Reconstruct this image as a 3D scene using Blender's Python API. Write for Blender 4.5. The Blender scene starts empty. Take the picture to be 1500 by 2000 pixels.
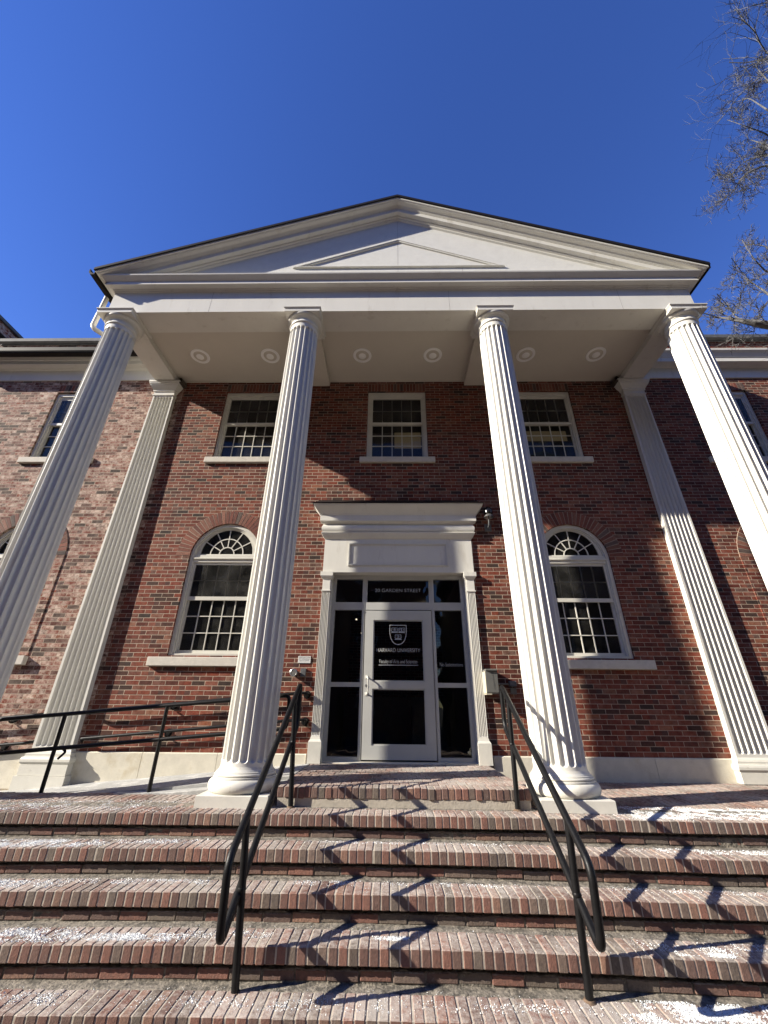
import bpy, math, random
from mathutils import Vector, Matrix
from mathutils.geometry import tessellate_polygon
random.seed(7)
R = math.radians
S = bpy.context.scene
C = S.collection

# ------------------------------------------------------------------ camera
F, PITCH, YAW, ROLL = 790.2339, R(25.8211), R(1.0388), R(.5277)
cam_d = bpy.data.cameras.new('camera'); cam = bpy.data.objects.new('camera', cam_d); C.objects.link(cam)
cam_d.sensor_fit = 'HORIZONTAL'; cam_d.sensor_width = 36; cam_d.lens = F/1500*36
cam_d.clip_start = .05; cam_d.clip_end = 3000
c, s = math.cos(YAW), math.sin(YAW)
rt, fw, up = Vector((c, s, 0)), Vector((-s, c, 0)), Vector((0, 0, 1))
c, s = math.cos(PITCH), math.sin(PITCH)
fw, up = fw*c + up*s, up*c - fw*s
c, s = math.cos(ROLL), math.sin(ROLL)
rt, up = rt*c + up*s, up*c - rt*s
M = Matrix((rt, up, -fw)).transposed().to_4x4(); M.translation = Vector((-.129, -6.6694, .8832))
cam.matrix_world = M
S.camera = cam
S.render.resolution_x, S.render.resolution_y = 768, 1024
S.view_settings.view_transform = 'Standard'; S.view_settings.look = 'None'
S.cycles.diffuse_bounces = 2
S.view_settings.gamma = 1; S.view_settings.exposure = 1.13

# ------------------------------------------------------------------ sky and sun
SUN = Vector((3.27, 1.0, -1.8)).normalized()
elev = math.asin(-SUN.z); az = math.atan2(-SUN.x, -SUN.y)
W = bpy.data.worlds.new('World'); S.world = W; W.use_nodes = True
nt = W.node_tree; bg = nt.nodes['Background']
sk = nt.nodes.new('ShaderNodeTexSky'); sk.sky_type = 'NISHITA'; sk.sun_disc = False
sk.sun_elevation = elev; sk.sun_rotation = az
sk.air_density = 1.0; sk.dust_density = 0.0; sk.ozone_density = 3.0; sk.altitude = 50
hs = nt.nodes.new('ShaderNodeHueSaturation'); hs.inputs['Saturation'].default_value = 1.235; hs.inputs['Hue'].default_value = .5225
nt.links.new(sk.outputs[0], hs.inputs['Color']); nt.links.new(hs.outputs[0], bg.inputs[0])
bg.inputs[1].default_value = .102
sd = bpy.data.lights.new('sun', 'SUN'); sd.energy = 5.0; sd.angle = R(.53); sd.color = (1, .925, .80)
so = bpy.data.objects.new('sun', sd); C.objects.link(so)
so.rotation_euler = SUN.to_track_quat('-Z', 'Y').to_euler(); so.location = (-30, -10, 30)

# ------------------------------------------------------------------ materials
def newmat(name):
    m = bpy.data.materials.new(name); m.use_nodes = True
    t = m.node_tree; return m, t, t.nodes, t.links, t.nodes['Principled BSDF']
def N(ns, typ, **kw):
    n = ns.new(typ)
    for k, v in kw.items():
        if k.startswith('i_'):
            k = k[2:]; k = int(k) if k.isdigit() else k.replace('_', ' ')
            n.inputs[k].default_value = v
        else: setattr(n, k, v)
    return n
def mth(ns, ln, op, a, b=None, c=None, clamp=False):
    n = ns.new('ShaderNodeMath'); n.operation = op; n.use_clamp = clamp
    for i, v in enumerate((a, b, c)):
        if v is None: continue
        if isinstance(v, (int, float)): n.inputs[i].default_value = v
        else: ln.new(v, n.inputs[i])
    return n.outputs[0]
def ramp(ns, ln, fac, stops, interp='LINEAR'):
    n = ns.new('ShaderNodeValToRGB'); n.color_ramp.interpolation = interp
    e = n.color_ramp.elements
    while len(e) < len(stops): e.new(.5)
    for i, (p, col) in enumerate(stops):
        e[i].position = p; e[i].color = (*col, 1) if len(col) == 3 else col
    ln.new(fac, n.inputs[0]); return n.outputs[0]
def mixc(ns, ln, f, a, b, mode='MIX'):
    n = ns.new('ShaderNodeMix'); n.data_type = 'RGBA'; n.blend_type = mode
    for sock, v in ((n.inputs['Factor'], f), (n.inputs['A'], a), (n.inputs['B'], b)):
        if isinstance(v, (int, float)): sock.default_value = v
        elif isinstance(v, tuple): sock.default_value = (*v, 1)
        else: ln.new(v, sock)
    return n.outputs['Result']
def simple(name, col, rough=.5, metal=0, noise=.12, scale=6., bump=0., bscale=60., spec=.5, dirt=None, stretch=(1, 1, 1)):
    m, t, ns, ln, b = newmat(name)
    tc = N(ns, 'ShaderNodeNewGeometry').outputs['Position']
    mp = N(ns, 'ShaderNodeMapping'); mp.inputs['Scale'].default_value = stretch; ln.new(tc, mp.inputs[0])
    nz = N(ns, 'ShaderNodeTexNoise', i_Scale=scale, i_Detail=6., i_Roughness=.65); ln.new(mp.outputs[0], nz.inputs['Vector'])
    lo = tuple(x*(1-noise) for x in col); hi = tuple(min(1, x*(1+noise)) for x in col)
    cc = ramp(ns, ln, nz.outputs[0], [(.3, lo), (.7, hi)])
    if dirt:
        nz2 = N(ns, 'ShaderNodeTexNoise', i_Scale=dirt[1], i_Detail=8., i_Roughness=.7); ln.new(mp.outputs[0], nz2.inputs['Vector'])
        f = ramp(ns, ln, nz2.outputs[0], [(dirt[2], (0, 0, 0)), (dirt[2]+.12, (1, 1, 1))])
        f = mth(ns, ln, 'MULTIPLY', f, dirt[3]); cc = mixc(ns, ln, f, cc, dirt[0])
    ln.new(cc, b.inputs['Base Color'])
    b.inputs['Roughness'].default_value = rough; b.inputs['Metallic'].default_value = metal
    b.inputs['Specular IOR Level'].default_value = spec
    if bump:
        n3 = N(ns, 'ShaderNodeTexNoise', i_Scale=bscale, i_Detail=5.); ln.new(tc, n3.inputs['Vector'])
        bp = N(ns, 'ShaderNodeBump', i_Strength=1.); bp.inputs['Distance'].default_value = bump
        ln.new(n3.outputs[0], bp.inputs['Height']); ln.new(bp.outputs[0], b.inputs['Normal'])
    return m
BR = [(0, (.040, .028, .024)), (.07, (.055, .028, .022)), (.16, (.085, .022, .015)), (.36, (.135, .029, .017)), (.55, (.165, .037, .021)), (.74, (.19, .048, .026)), (.86, (.12, .038, .026)), (.95, (.22, .08, .042)), (1, (.09, .045, .035))]
def brick_mat(name, z0, L=.2032, H=.06773, weather=0., orient=0):
    m, t, ns, ln, b = newmat(name)
    p = N(ns, 'ShaderNodeNewGeometry').outputs['Position']
    sx = N(ns, 'ShaderNodeSeparateXYZ'); ln.new(p, sx.inputs[0])
    nz = N(ns, 'ShaderNodeTexNoise', i_Scale=14., i_Detail=3.); ln.new(p, nz.inputs['Vector'])
    wob = mth(ns, ln, 'MULTIPLY', mth(ns, ln, 'SUBTRACT', nz.outputs[0], .5), .010)
    nzb = N(ns, 'ShaderNodeTexNoise', i_Scale=90., i_Detail=3.); ln.new(p, nzb.inputs['Vector'])
    wob2 = mth(ns, ln, 'MULTIPLY', mth(ns, ln, 'SUBTRACT', nzb.outputs[0], .5), .006)
    u = mth(ns, ln, 'ADD', mth(ns, ln, 'ADD', sx.outputs[0], sx.outputs[1]), mth(ns, ln, 'ADD', wob, wob2))
    v = mth(ns, ln, 'ADD', mth(ns, ln, 'SUBTRACT', sx.outputs[2], z0), wob2)
    vr = mth(ns, ln, 'DIVIDE', v, H); row = mth(ns, ln, 'FLOOR', vr); fv = mth(ns, ln, 'FRACT', vr)
    off = mth(ns, ln, 'MULTIPLY', mth(ns, ln, 'MODULO', mth(ns, ln, 'ADD', row, 1000.), 2.), .5)
    rn = N(ns, 'ShaderNodeTexWhiteNoise', noise_dimensions='1D'); ln.new(row, rn.inputs['W'])
    off = mth(ns, ln, 'ADD', off, mth(ns, ln, 'MULTIPLY', rn.outputs['Value'], .12))
    ur = mth(ns, ln, 'ADD', mth(ns, ln, 'DIVIDE', u, L), off); col = mth(ns, ln, 'FLOOR', ur); fu = mth(ns, ln, 'FRACT', ur)
    cx = N(ns, 'ShaderNodeCombineXYZ'); ln.new(col, cx.inputs[0]); ln.new(row, cx.inputs[1])
    wn = N(ns, 'ShaderNodeTexWhiteNoise', noise_dimensions='3D'); ln.new(cx.outputs[0], wn.inputs['Vector'])
    base = ramp(ns, ln, wn.outputs['Value'], BR)
    sc = N(ns, 'ShaderNodeSeparateColor'); ln.new(wn.outputs['Color'], sc.inputs[0])
    # mottling inside each brick, shifted per brick
    mp = N(ns, 'ShaderNodeVectorMath', operation='ADD'); ln.new(p, mp.inputs[0]); ln.new(wn.outputs['Color'], mp.inputs[1])
    n2 = N(ns, 'ShaderNodeTexNoise', i_Scale=17., i_Detail=6., i_Roughness=.7); ln.new(mp.outputs[0], n2.inputs['Vector'])
    dk = ramp(ns, ln, n2.outputs[0], [(.3, (.55, .5, .5)), (.5, (1, 1, 1)), (.72, (1.25, 1.2, 1.15))])
    base = mixc(ns, ln, 1., base, dk, 'MULTIPLY')
    base = mixc(ns, ln, 1., base, (.97, .90, .84), 'MULTIPLY')
    nL = N(ns, 'ShaderNodeTexNoise', i_Scale=.9, i_Detail=5., i_Roughness=.6); ln.new(p, nL.inputs['Vector'])
    base = mixc(ns, ln, 1., base, ramp(ns, ln, nL.outputs[0], [(.32, (.70, .72, .76)), (.5, (1, 1, 1)), (.68, (1.18, 1.12, 1.06))]), 'MULTIPLY')
    # some bricks carry a dark burnt end
    bend = mth(ns, ln, 'MULTIPLY', mth(ns, ln, 'GREATER_THAN', sc.outputs[1], .8), mth(ns, ln, 'GREATER_THAN', fu, .55))
    base = mixc(ns, ln, mth(ns, ln, 'MULTIPLY', bend, .6), base, (.04, .028, .026))
    # weathering bloom; the paler left wing is part weather, part painted raking sun
    ax = mth(ns, ln, 'ABSOLUTE', sx.outputs[0]); le = mth(ns, ln, 'LESS_THAN', sx.outputs[0], -4.6)
    n3 = N(ns, 'ShaderNodeTexNoise', i_Scale=9., i_Detail=7., i_Roughness=.75); ln.new(mp.outputs[0], n3.inputs['Vector'])
    wf = ramp(ns, ln, n3.outputs[0], [(.40, (0, 0, 0)), (.62, (1, 1, 1))])
    amt = mth(ns, ln, 'ADD', mth(ns, ln, 'MULTIPLY', le, .72), .10+weather)
    amt = mth(ns, ln, 'MULTIPLY', amt, mth(ns, ln, 'ADD', mth(ns, ln, 'MULTIPLY', sc.outputs[0], 1.3), .15))
    base = mixc(ns, ln, mth(ns, ln, 'MULTIPLY', wf, amt, clamp=True), base, (.60, .47, .385))
    # mortar
    du = mth(ns, ln, 'MULTIPLY', mth(ns, ln, 'SUBTRACT', .5, mth(ns, ln, 'ABSOLUTE', mth(ns, ln, 'SUBTRACT', fu, .5))), L)
    dv = mth(ns, ln, 'MULTIPLY', mth(ns, ln, 'SUBTRACT', .5, mth(ns, ln, 'ABSOLUTE', mth(ns, ln, 'SUBTRACT', fv, .5))), H)
    d = mth(ns, ln, 'MINIMUM', du, dv)
    mr = N(ns, 'ShaderNodeMapRange', interpolation_type='SMOOTHSTEP'); ln.new(d, mr.inputs['Value'])
    mr.inputs['From Min'].default_value = .0026; mr.inputs['From Max'].default_value = .0052
    mask = mr.outputs[0]
    n4 = N(ns, 'ShaderNodeTexNoise', i_Scale=3., i_Detail=4.); ln.new(p, n4.inputs['Vector'])
    mc = ramp(ns, ln, n4.outputs[0], [(.3, (.31, .24, .18)), (.7, (.45, .36, .28))])
    cc = mixc(ns, ln, mask, mc, base)
    ln.new(cc, b.inputs['Base Color']); b.inputs['Roughness'].default_value = .85
    b.inputs['Specular IOR Level'].default_value = .25
    h = mth(ns, ln, 'ADD', mth(ns, ln, 'MULTIPLY', mask, 1.), mth(ns, ln, 'MULTIPLY', n2.outputs[0], .9))
    h = mth(ns, ln, 'ADD', h, mth(ns, ln, 'MULTIPLY', sc.outputs[2], .8))
    bp = N(ns, 'ShaderNodeBump', i_Strength=.8); bp.inputs['Distance'].default_value = .004
    ln.new(h, bp.inputs['Height']); ln.new(bp.outputs[0], b.inputs['Normal'])
    return m
def paver_mat(name, dust=.5, haze=.10):
    """single modelled bricks: the colour of each comes from its 'Col' attribute"""
    m, t, ns, ln, b = newmat(name)
    g = N(ns, 'ShaderNodeNewGeometry'); p = g.outputs['Position']
    at = N(ns, 'ShaderNodeAttribute', attribute_name='Col')
    n2 = N(ns, 'ShaderNodeTexNoise', i_Scale=38., i_Detail=8., i_Roughness=.7); ln.new(p, n2.inputs['Vector'])
    dk = ramp(ns, ln, n2.outputs[0], [(.3, (.5, .47, .47)), (.5, (1, 1, 1)), (.74, (1.35, 1.3, 1.25))])
    base = mixc(ns, ln, 1., at.outputs['Color'], dk, 'MULTIPLY')
    sx = N(ns, 'ShaderNodeSeparateXYZ'); ln.new(g.outputs['Normal'], sx.inputs[0])
    upf = ramp(ns, ln, sx.outputs[2], [(.25, (0, 0, 0)), (.8, (1, 1, 1))])
    n3 = N(ns, 'ShaderNodeTexNoise', i_Scale=24., i_Detail=12., i_Roughness=.85); ln.new(p, n3.inputs['Vector'])
    n5 = N(ns, 'ShaderNodeTexNoise', i_Scale=1.7, i_Detail=3.); ln.new(p, n5.inputs['Vector'])
    wf = mth(ns, ln, 'ADD', n3.outputs[0], mth(ns, ln, 'MULTIPLY', mth(ns, ln, 'SUBTRACT', n5.outputs[0], .5), .5))
    wf = ramp(ns, ln, wf, [(.36, (0, 0, 0)), (.60, (1, 1, 1))])
    f1 = mth(ns, ln, 'MULTIPLY', mth(ns, ln, 'MULTIPLY', wf, upf), dust)
    f2 = mth(ns, ln, 'MULTIPLY', ramp(ns, ln, n3.outputs[0], [(.55, (0, 0, 0)), (.70, (1, 1, 1))]), .5)
    f = mth(ns, ln, 'MAXIMUM', mth(ns, ln, 'MAXIMUM', f1, f2 if haze > .05 else mth(ns, ln, 'MULTIPLY', f2, .3)), haze)
    base = mixc(ns, ln, f, base, (.54, .495, .44))
    ln.new(base, b.inputs['Base Color']); b.inputs['Roughness'].default_value = .8; b.inputs['Specular IOR Level'].default_value = .3
    n6 = N(ns, 'ShaderNodeTexNoise', i_Scale=70., i_Detail=6., i_Roughness=.7); ln.new(p, n6.inputs['Vector'])
    bp = N(ns, 'ShaderNodeBump', i_Strength=.9); bp.inputs['Distance'].default_value = .005
    ln.new(n6.outputs[0], bp.inputs['Height']); ln.new(bp.outputs[0], b.inputs['Normal'])
    return m
def glass_mat(name, tint, rough=.0, film=0., gloss=.6):
    m, t, ns, ln, b = newmat(name); ns.remove(b)
    out = [n for n in ns if n.type == 'OUTPUT_MATERIAL'][0]
    tr = N(ns, 'ShaderNodeBsdfTransparent'); tr.inputs[0].default_value = (*tint, 1)
    gl = N(ns, 'ShaderNodeBsdfGlossy'); gl.inputs['Roughness'].default_value = rough; gl.inputs['Color'].default_value = (gloss, gloss, gloss, 1)
    wv = N(ns, 'ShaderNodeTexNoise', i_Scale=1.3, i_Detail=2.); gg = N(ns, 'ShaderNodeNewGeometry'); ln.new(gg.outputs['Position'], wv.inputs['Vector']); wb = N(ns, 'ShaderNodeBump', i_Strength=1.); wb.inputs['Distance'].default_value = .012; ln.new(wv.outputs[0], wb.inputs['Height']); ln.new(wb.outputs[0], gl.inputs['Normal'])
    fr = N(ns, 'ShaderNodeFresnel', i_IOR=1.5); mx = N(ns, 'ShaderNodeMixShader')
    ln.new(fr.outputs[0], mx.inputs[0]); ln.new(tr.outputs[0], mx.inputs[1]); ln.new(gl.outputs[0], mx.inputs[2])
    last = mx.outputs[0]
    if film:
        df = N(ns, 'ShaderNodeBsdfDiffuse'); df.inputs[0].default_value = (.35, .34, .31, 1)
        g = N(ns, 'ShaderNodeNewGeometry'); nz = N(ns, 'ShaderNodeTexNoise', i_Scale=3.5, i_Detail=9., i_Roughness=.75); ln.new(g.outputs['Position'], nz.inputs['Vector'])
        f = ramp(ns, ln, nz.outputs[0], [(.35, (0, 0, 0)), (.75, (1, 1, 1))]); f = mth(ns, ln, 'MULTIPLY', f, film)
        m2 = N(ns, 'ShaderNodeMixShader'); ln.new(f, m2.inputs[0]); ln.new(last, m2.inputs[1]); ln.new(df.outputs[0], m2.inputs[2]); last = m2.outputs[0]
    ln.new(last, out.inputs[0]); return m
WHITE = simple('white_paint', (.665, .648, .585), .42, noise=.04, scale=3., bump=.0006, bscale=40., dirt=((.38, .34, .27), 5., .57, .34), stretch=(1, 1, .22))
WHITE2 = simple('white_trim_paint', (.60, .58, .51), .4, noise=.05, scale=4., dirt=((.35, .32, .27), 9., .58, .35))
STUCCO = simple('white_gable_board', (.66, .65, .60), .7, noise=.05, scale=5., bump=.0022, bscale=26., dirt=((.5, .48, .44), 7., .58, .3))
SOFF = simple('soffit_paint', (.58, .535, .455), .6, noise=.03, scale=2.)
DOORP = simple('door_aluminium_paint', (.45, .45, .425), .35, noise=.03, scale=5., dirt=((.3, .28, .25), 12., .66, .4))
STONE = simple('limestone', (.60, .56, .46), .8, noise=.10, scale=7., bump=.002, bscale=80., dirt=((.42, .34, .20), 2.5, .55, .5))
SILL = simple('sill_stone', (.56, .52, .45), .8, noise=.10, scale=12., bump=.0015, bscale=80., dirt=((.3, .27, .23), 6., .6, .5))
BASEW = simple('column_base_paint', (.62, .60, .53), .5, noise=.06, scale=6., bump=.001, bscale=50., dirt=((.25, .22, .17), 8., .62, .6))
CONC = simple('ramp_concrete', (.33, .33, .315), .9, noise=.12, scale=9., bump=.003, bscale=90., dirt=((.62, .61, .58), 5., .5, .6))
BLACK = simple('black_pipe_paint', (.006, .006, .0065), .45, noise=.3, scale=30., bump=.001, bscale=120., spec=.25, dirt=((.09, .085, .08), 70., .70, .5))
DARKM = simple('dark_bronze_metal', (.014, .011, .010), .6, noise=.3, scale=8., spec=.2)
ROOF = simple('dark_shingle', (.03, .027, .026), .85, noise=.3, scale=20., bump=.004)
LEAD = simple('grey_coping_metal', (.10, .102, .105), .7, noise=.3, scale=7., dirt=((.2, .2, .19), 8., .6, .5), spec=.3)
RUBBER = simple('black_glossy_plastic', (.01, .01, .01), .25, noise=.1)
BROWNP = simple('smoky_brown_plastic', (.055, .045, .035), .3, noise=.25, scale=12.)
STEEL = simple('brushed_steel', (.42, .42, .41), .32, metal=.85, noise=.1)
GREYP = simple('grey_enamel', (.13, .13, .12), .45, noise=.08)
CREAMP = simple('cream_enamel', (.55, .50, .38), .5, noise=.08)
LETTER = simple('white_vinyl_lettering', (.55, .55, .54), .6, noise=.02)
GREYL = simple('grey_vinyl_lettering', (.42, .44, .46), .6, noise=.02)
INK = simple('dark_ink', (.02, .02, .02), .6, noise=.02)
PLATE = simple('engraved_plate_white', (.6, .6, .58), .5, noise=.03)
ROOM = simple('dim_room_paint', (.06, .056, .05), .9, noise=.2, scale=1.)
BLIND = simple('tan_roller_blind', (.42, .31, .16), .8, noise=.08, scale=2.)
_b = BLIND.node_tree.nodes['Principled BSDF']; _b.inputs['Emission Color'].default_value = (1, .76, .40, 1); _b.inputs['Emission Strength'].default_value = .018   # glow put into the blind itself, standing in for room lamps behind
BARK = simple('grey_bark', (.105, .103, .10), .85, noise=.35, scale=12., bump=.004)
ASPH = simple('asphalt', (.05, .05, .05), .9, noise=.2, scale=20.)
PAVE = simple('brick_sidewalk', (.085, .055, .045), .9, noise=.12, scale=5.)
LAWN = simple('dormant_lawn', (.05, .048, .028), .95, noise=.4, scale=8.)
SALTM = simple('road_salt', (.72, .745, .745), .6, noise=.05, scale=40.)
MORT = simple('step_mortar', (.21, .185, .15), .95, noise=.45, scale=40., bump=.009, bscale=60., dirt=((.06, .055, .045), 17., .47, .85))
MORTW = simple('pointing_mortar', (.43, .385, .315), .95, noise=.15, scale=15., bump=.003)
MORTA = simple('arch_joint_mortar', (.30, .235, .18), .95, noise=.15, scale=15.)
MORTD = simple('dark_floor_joint', (.10, .09, .08), .95, noise=.3, scale=15., bump=.003)
TAN = simple('tan_base_course', (.30, .25, .17), .9, noise=.2, scale=8., bump=.003)
SEAM = simple('caulk_seam', (.33, .31, .27), .7, noise=.2)
RUST = simple('rusty_grout', (.13, .085, .055), .9, noise=.5, scale=60., bump=.002)
RINGW = simple('bright_white_plastic', (.88, .87, .84), .5, noise=.02)
BRICK = brick_mat('wall_brick', .283)
PAV = paver_mat('step_brick', .72); VOUS = paver_mat('arch_brick', .1, haze=.02)
GLASS = glass_mat('window_glass', (.75, .76, .74), film=.10)
GLASSU = glass_mat('screened_window_glass', (.72, .72, .70), film=.16)
GLASSD = glass_mat('door_glass', (.7, .71, .71), gloss=1.)

# ------------------------------------------------------------------ mesh helpers
def linkmesh(name, V, Fc, mat, parent=None, smooth=False, cols=None):
    me = bpy.data.meshes.new(name); me.from_pydata([tuple(v) for v in V], [], Fc); me.update()
    if smooth: me.polygons.foreach_set('use_smooth', [True]*len(me.polygons))
    if cols:
        a = me.color_attributes.new('Col', 'FLOAT_COLOR', 'POINT')
        a.data.foreach_set('color', [x for cc in cols for x in (*cc, 1)])
    me.materials.append(mat)
    o = bpy.data.objects.new(name, me); C.objects.link(o)
    if parent: o.parent = parent; 
    return o
class MB:
    def __init__(s): s.V = []; s.F = []; s.C = []; s.col = None
    def add(s, V, Fc):
        n = len(s.V); s.V += [Vector(v) for v in V]; s.F += [tuple(i+n for i in f) for f in Fc]
        if s.col is not None: s.C += [s.col]*len(V)
        return s
    def box(s, x0, x1, y0, y1, z0, z1, ch=0.):
        if ch <= 0:
            V = [(x, y, z) for z in (z0, z1) for y in (y0, y1) for x in (x0, x1)]
            s.add(V, [(0, 2, 3, 1), (4, 5, 7, 6), (0, 1, 5, 4), (2, 6, 7, 3), (0, 4, 6, 2), (1, 3, 7, 5)]); return s
        V = []; idx = {}
        for i, x in enumerate((x0, x1)):
            for j, y in enumerate((y0, y1)):
                for k, z in enumerate((z0, z1)):
                    dx, dy, dz = (ch if i == 0 else -ch), (ch if j == 0 else -ch), (ch if k == 0 else -ch)
                    idx[i, j, k, 0] = len(V); V.append((x, y+dy, z+dz))
                    idx[i, j, k, 1] = len(V); V.append((x+dx, y, z+dz))
                    idx[i, j, k, 2] = len(V); V.append((x+dx, y+dy, z))
        g = lambda *a: idx[a]
        Fc = [(g(0,0,0,0), g(0,0,1,0), g(0,1,1,0), g(0,1,0,0)), (g(1,0,0,0), g(1,1,0,0), g(1,1,1,0), g(1,0,1,0)),
              (g(0,0,0,1), g(1,0,0,1), g(1,0,1,1), g(0,0,1,1)), (g(0,1,0,1), g(0,1,1,1), g(1,1,1,1), g(1,1,0,1)),
              (g(0,0,0,2), g(0,1,0,2), g(1,1,0,2), g(1,0,0,2)), (g(0,0,1,2), g(1,0,1,2), g(1,1,1,2), g(0,1,1,2))]
        for i in (0, 1):
            for j in (0, 1):
                Fc.append((g(i,j,0,0), g(i,j,1,0), g(i,j,1,1), g(i,j,0,1)))
                Fc.append((g(i,0,j,0), g(i,1,j,0), g(i,1,j,2), g(i,0,j,2)))
                Fc.append((g(0,i,j,1), g(1,i,j,1), g(1,i,j,2), g(0,i,j,2)))
                for k in (0, 1): Fc.append((g(i,j,k,0), g(i,j,k,1), g(i,j,k,2)))
        return s.add(V, Fc)
    def loft(s, secs, closed=True, cap=True):
        """secs: list of rings of 3-d points"""
        n = len(secs[0]); V = [p for r in secs for p in r]; Fc = []
        for a in range(len(secs)-1):
            for i in range(n if closed else n-1):
                j = (i+1) % n; Fc.append((a*n+i, a*n+j, (a+1)*n+j, (a+1)*n+i))
        if cap and closed:
            Fc.append(tuple(range(n))[::-1]); Fc.append(tuple((len(secs)-1)*n+i for i in range(n)))
        return s.add(V, Fc)
    def rects(s, L):
        """L: (z, x0, x1, y0, y1) rectangles lofted upwards"""
        return s.loft([[(a, c_, z), (b, c_, z), (b, d, z), (a, d, z)] for z, a, b, c_, d in L])
    def lathe(s, prof, cx, cy, n=48):
        return s.loft([[(cx+r*math.cos(2*math.pi*i/n), cy+r*math.sin(2*math.pi*i/n), z) for i in range(n)] for r, z in prof])
    def tube(s, path, r, n=12, closed=False, cap=True, radii=None):
        P = [Vector(p) for p in path]; secs = []; m = len(P); up_ = None
        for i in range(m):
            if closed: t = (P[(i+1) % m]-P[i-1]).normalized()
            else: t = (P[min(i+1, m-1)]-P[max(i-1, 0)]).normalized()
            if up_ is None:
                up_ = Vector((0, 0, 1)) if abs(t.z) < .9 else Vector((1, 0, 0))
            a = (up_ - t*up_.dot(t)).normalized(); up_ = a; b = t.cross(a)
            rr = radii[i] if radii else r
            secs.append([P[i]+(a*math.cos(2*math.pi*k/n)+b*math.sin(2*math.pi*k/n))*rr for k in range(n)])
        if closed: secs.append(secs[0]); return s.loft(secs, cap=False)
        return s.loft(secs, cap=cap)
    def pane(s, x0, x1, y, z0, z1): return s.add([(x0, y, z0), (x1, y, z0), (x1, y, z1), (x0, y, z1)], [(0, 1, 2, 3)])
    def poly(s, outer, holes, y, rev=False):
        """flat face in an x-z plane at depth y, with holes"""
        loops = [[Vector((x, z, 0)) for x, z in outer]]+[[Vector((x, z, 0)) for x, z in h] for h in holes]
        flat = [p for l in loops for p in l]; tris = tessellate_polygon(loops)
        return s.add([(p.x, y, p.y) for p in flat], [tuple(t) for t in tris])
    def prism(s, outer, holes, y0, y1):
        """solid plate between y0 and y1 whose outline (with holes) lies in x-z"""
        s.poly(outer, holes, y0); s.poly(outer, holes, y1)
        for L in [outer]+list(holes):
            n = len(L); V = [(x, y0, z) for x, z in L]+[(x, y1, z) for x, z in L]
            s.add(V, [(i, (i+1) % n, n+(i+1) % n, n+i) for i in range(n)])
        return s
    def build(s, name, mat, parent=None, smooth=False, auto=None):
        o = linkmesh(name, s.V, s.F, mat, parent, smooth, s.C if s.C else None)
        if auto is not None:
            me = o.data; me.polygons.foreach_set('use_smooth', [True]*len(me.polygons)); me.set_sharp_from_angle(angle=R(auto))
        return o
def fillet(pts, r, n=5, closed=False):
    P = [Vector(p) for p in pts]; out = []; m = len(P)
    for i in range(m):
        if not closed and i in (0, m-1): out.append(P[i]); continue
        a, b, c_ = P[i-1], P[i], P[(i+1) % m]
        d1, d2 = (a-b), (c_-b); rr = min(r, d1.length*.45, d2.length*.45)
        p, q = b+d1.normalized()*rr, b+d2.normalized()*rr
        for k in range(n+1):
            t = k/n; out.append(p*(1-t)**2+b*2*t*(1-t)+q*t*t)
    return out
def empty(name, loc=(0, 0, 0)):
    o = bpy.data.objects.new(name, None); C.objects.link(o); o.location = loc; o.empty_display_size = .2; return o
def tag(o, label=None, cat=None, group=None, kind=None):
    if label: o['label'] = label
    if cat: o['category'] = cat
    if group: o['group'] = group
    if kind: o['kind'] = kind
    return o
def arc(cx, cz, r, a0, a1, n): return [(cx+r*math.cos(R(a0+(a1-a0)*i/n)), cz+r*math.sin(R(a0+(a1-a0)*i/n))) for i in range(n+1)]
def rectl(x0, x1, z0, z1): return [(x0, z0), (x1, z0), (x1, z1), (x0, z1)]
def text(body, size, x, y, z, mat, parent, name='lettering', space=1., align='CENTER', width=None, vertical=False, font_off=0):
    cu = bpy.data.curves.new(name, 'FONT'); cu.body = body; cu.size = size; cu.align_x = align; cu.align_y = 'CENTER'; cu.space_character = space; cu.extrude = .0008; cu.offset = font_off-.0009
    t = bpy.data.objects.new(name, cu); C.objects.link(t)
    me = bpy.data.meshes.new_from_object(t.evaluated_get(bpy.context.evaluated_depsgraph_get())); me.name = name
    C.objects.unlink(t); bpy.data.objects.remove(t)
    xs = [v.co.x for v in me.vertices]; w = max(xs)-min(xs); kx = width/w if width else 1
    for v in me.vertices: v.co = Vector((x+v.co.x*kx, y+v.co.z*-1, z+v.co.y))
    me.materials.clear(); me.materials.append(mat)
    o = bpy.data.objects.new(name, me); C.objects.link(o); o.parent = parent; return o
def bcol(dark=.12):
    t = random.random()
    if t < dark: c_ = random.choice([(.085, .056, .042), (.10, .072, .056), (.12, .09, .068)])
    elif t < .75: c_ = random.choice([(.15, .055, .036), (.115, .045, .032), (.17, .064, .042), (.13, .060, .044)])
    else: c_ = random.choice([(.20, .10, .065), (.13, .085, .065), (.11, .055, .042)])
    k = random.uniform(.8, 1.2); return tuple(x*k for x in c_)

def acol():
    t = random.random()
    if t < .22: c_ = random.choice([(.05, .03, .026), (.085, .055, .045), (.11, .075, .06)])
    else: c_ = random.choice([(.15, .045, .028), (.19, .06, .036), (.13, .038, .025), (.20, .085, .055)])
    k = random.uniform(.8, 1.2); return tuple(x*k for x in c_)

# ------------------------------------------------------------------ ground
def plane(name, x0, x1, y0, y1, z, mat):
    o = linkmesh(name, [(x0, y0, z), (x1, y0, z), (x1, y1, z), (x0, y1, z)], [(0, 1, 2, 3)], mat); o['kind'] = 'structure'; return o
plane('ground', -1500, 1500, -1500, 1500, -1.0, LAWN)
plane('sidewalk', -60, 60, -12, .2, -.921, PAVE)
plane('road', -200, 200, -22.5, -13, -.985, ASPH)

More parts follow.
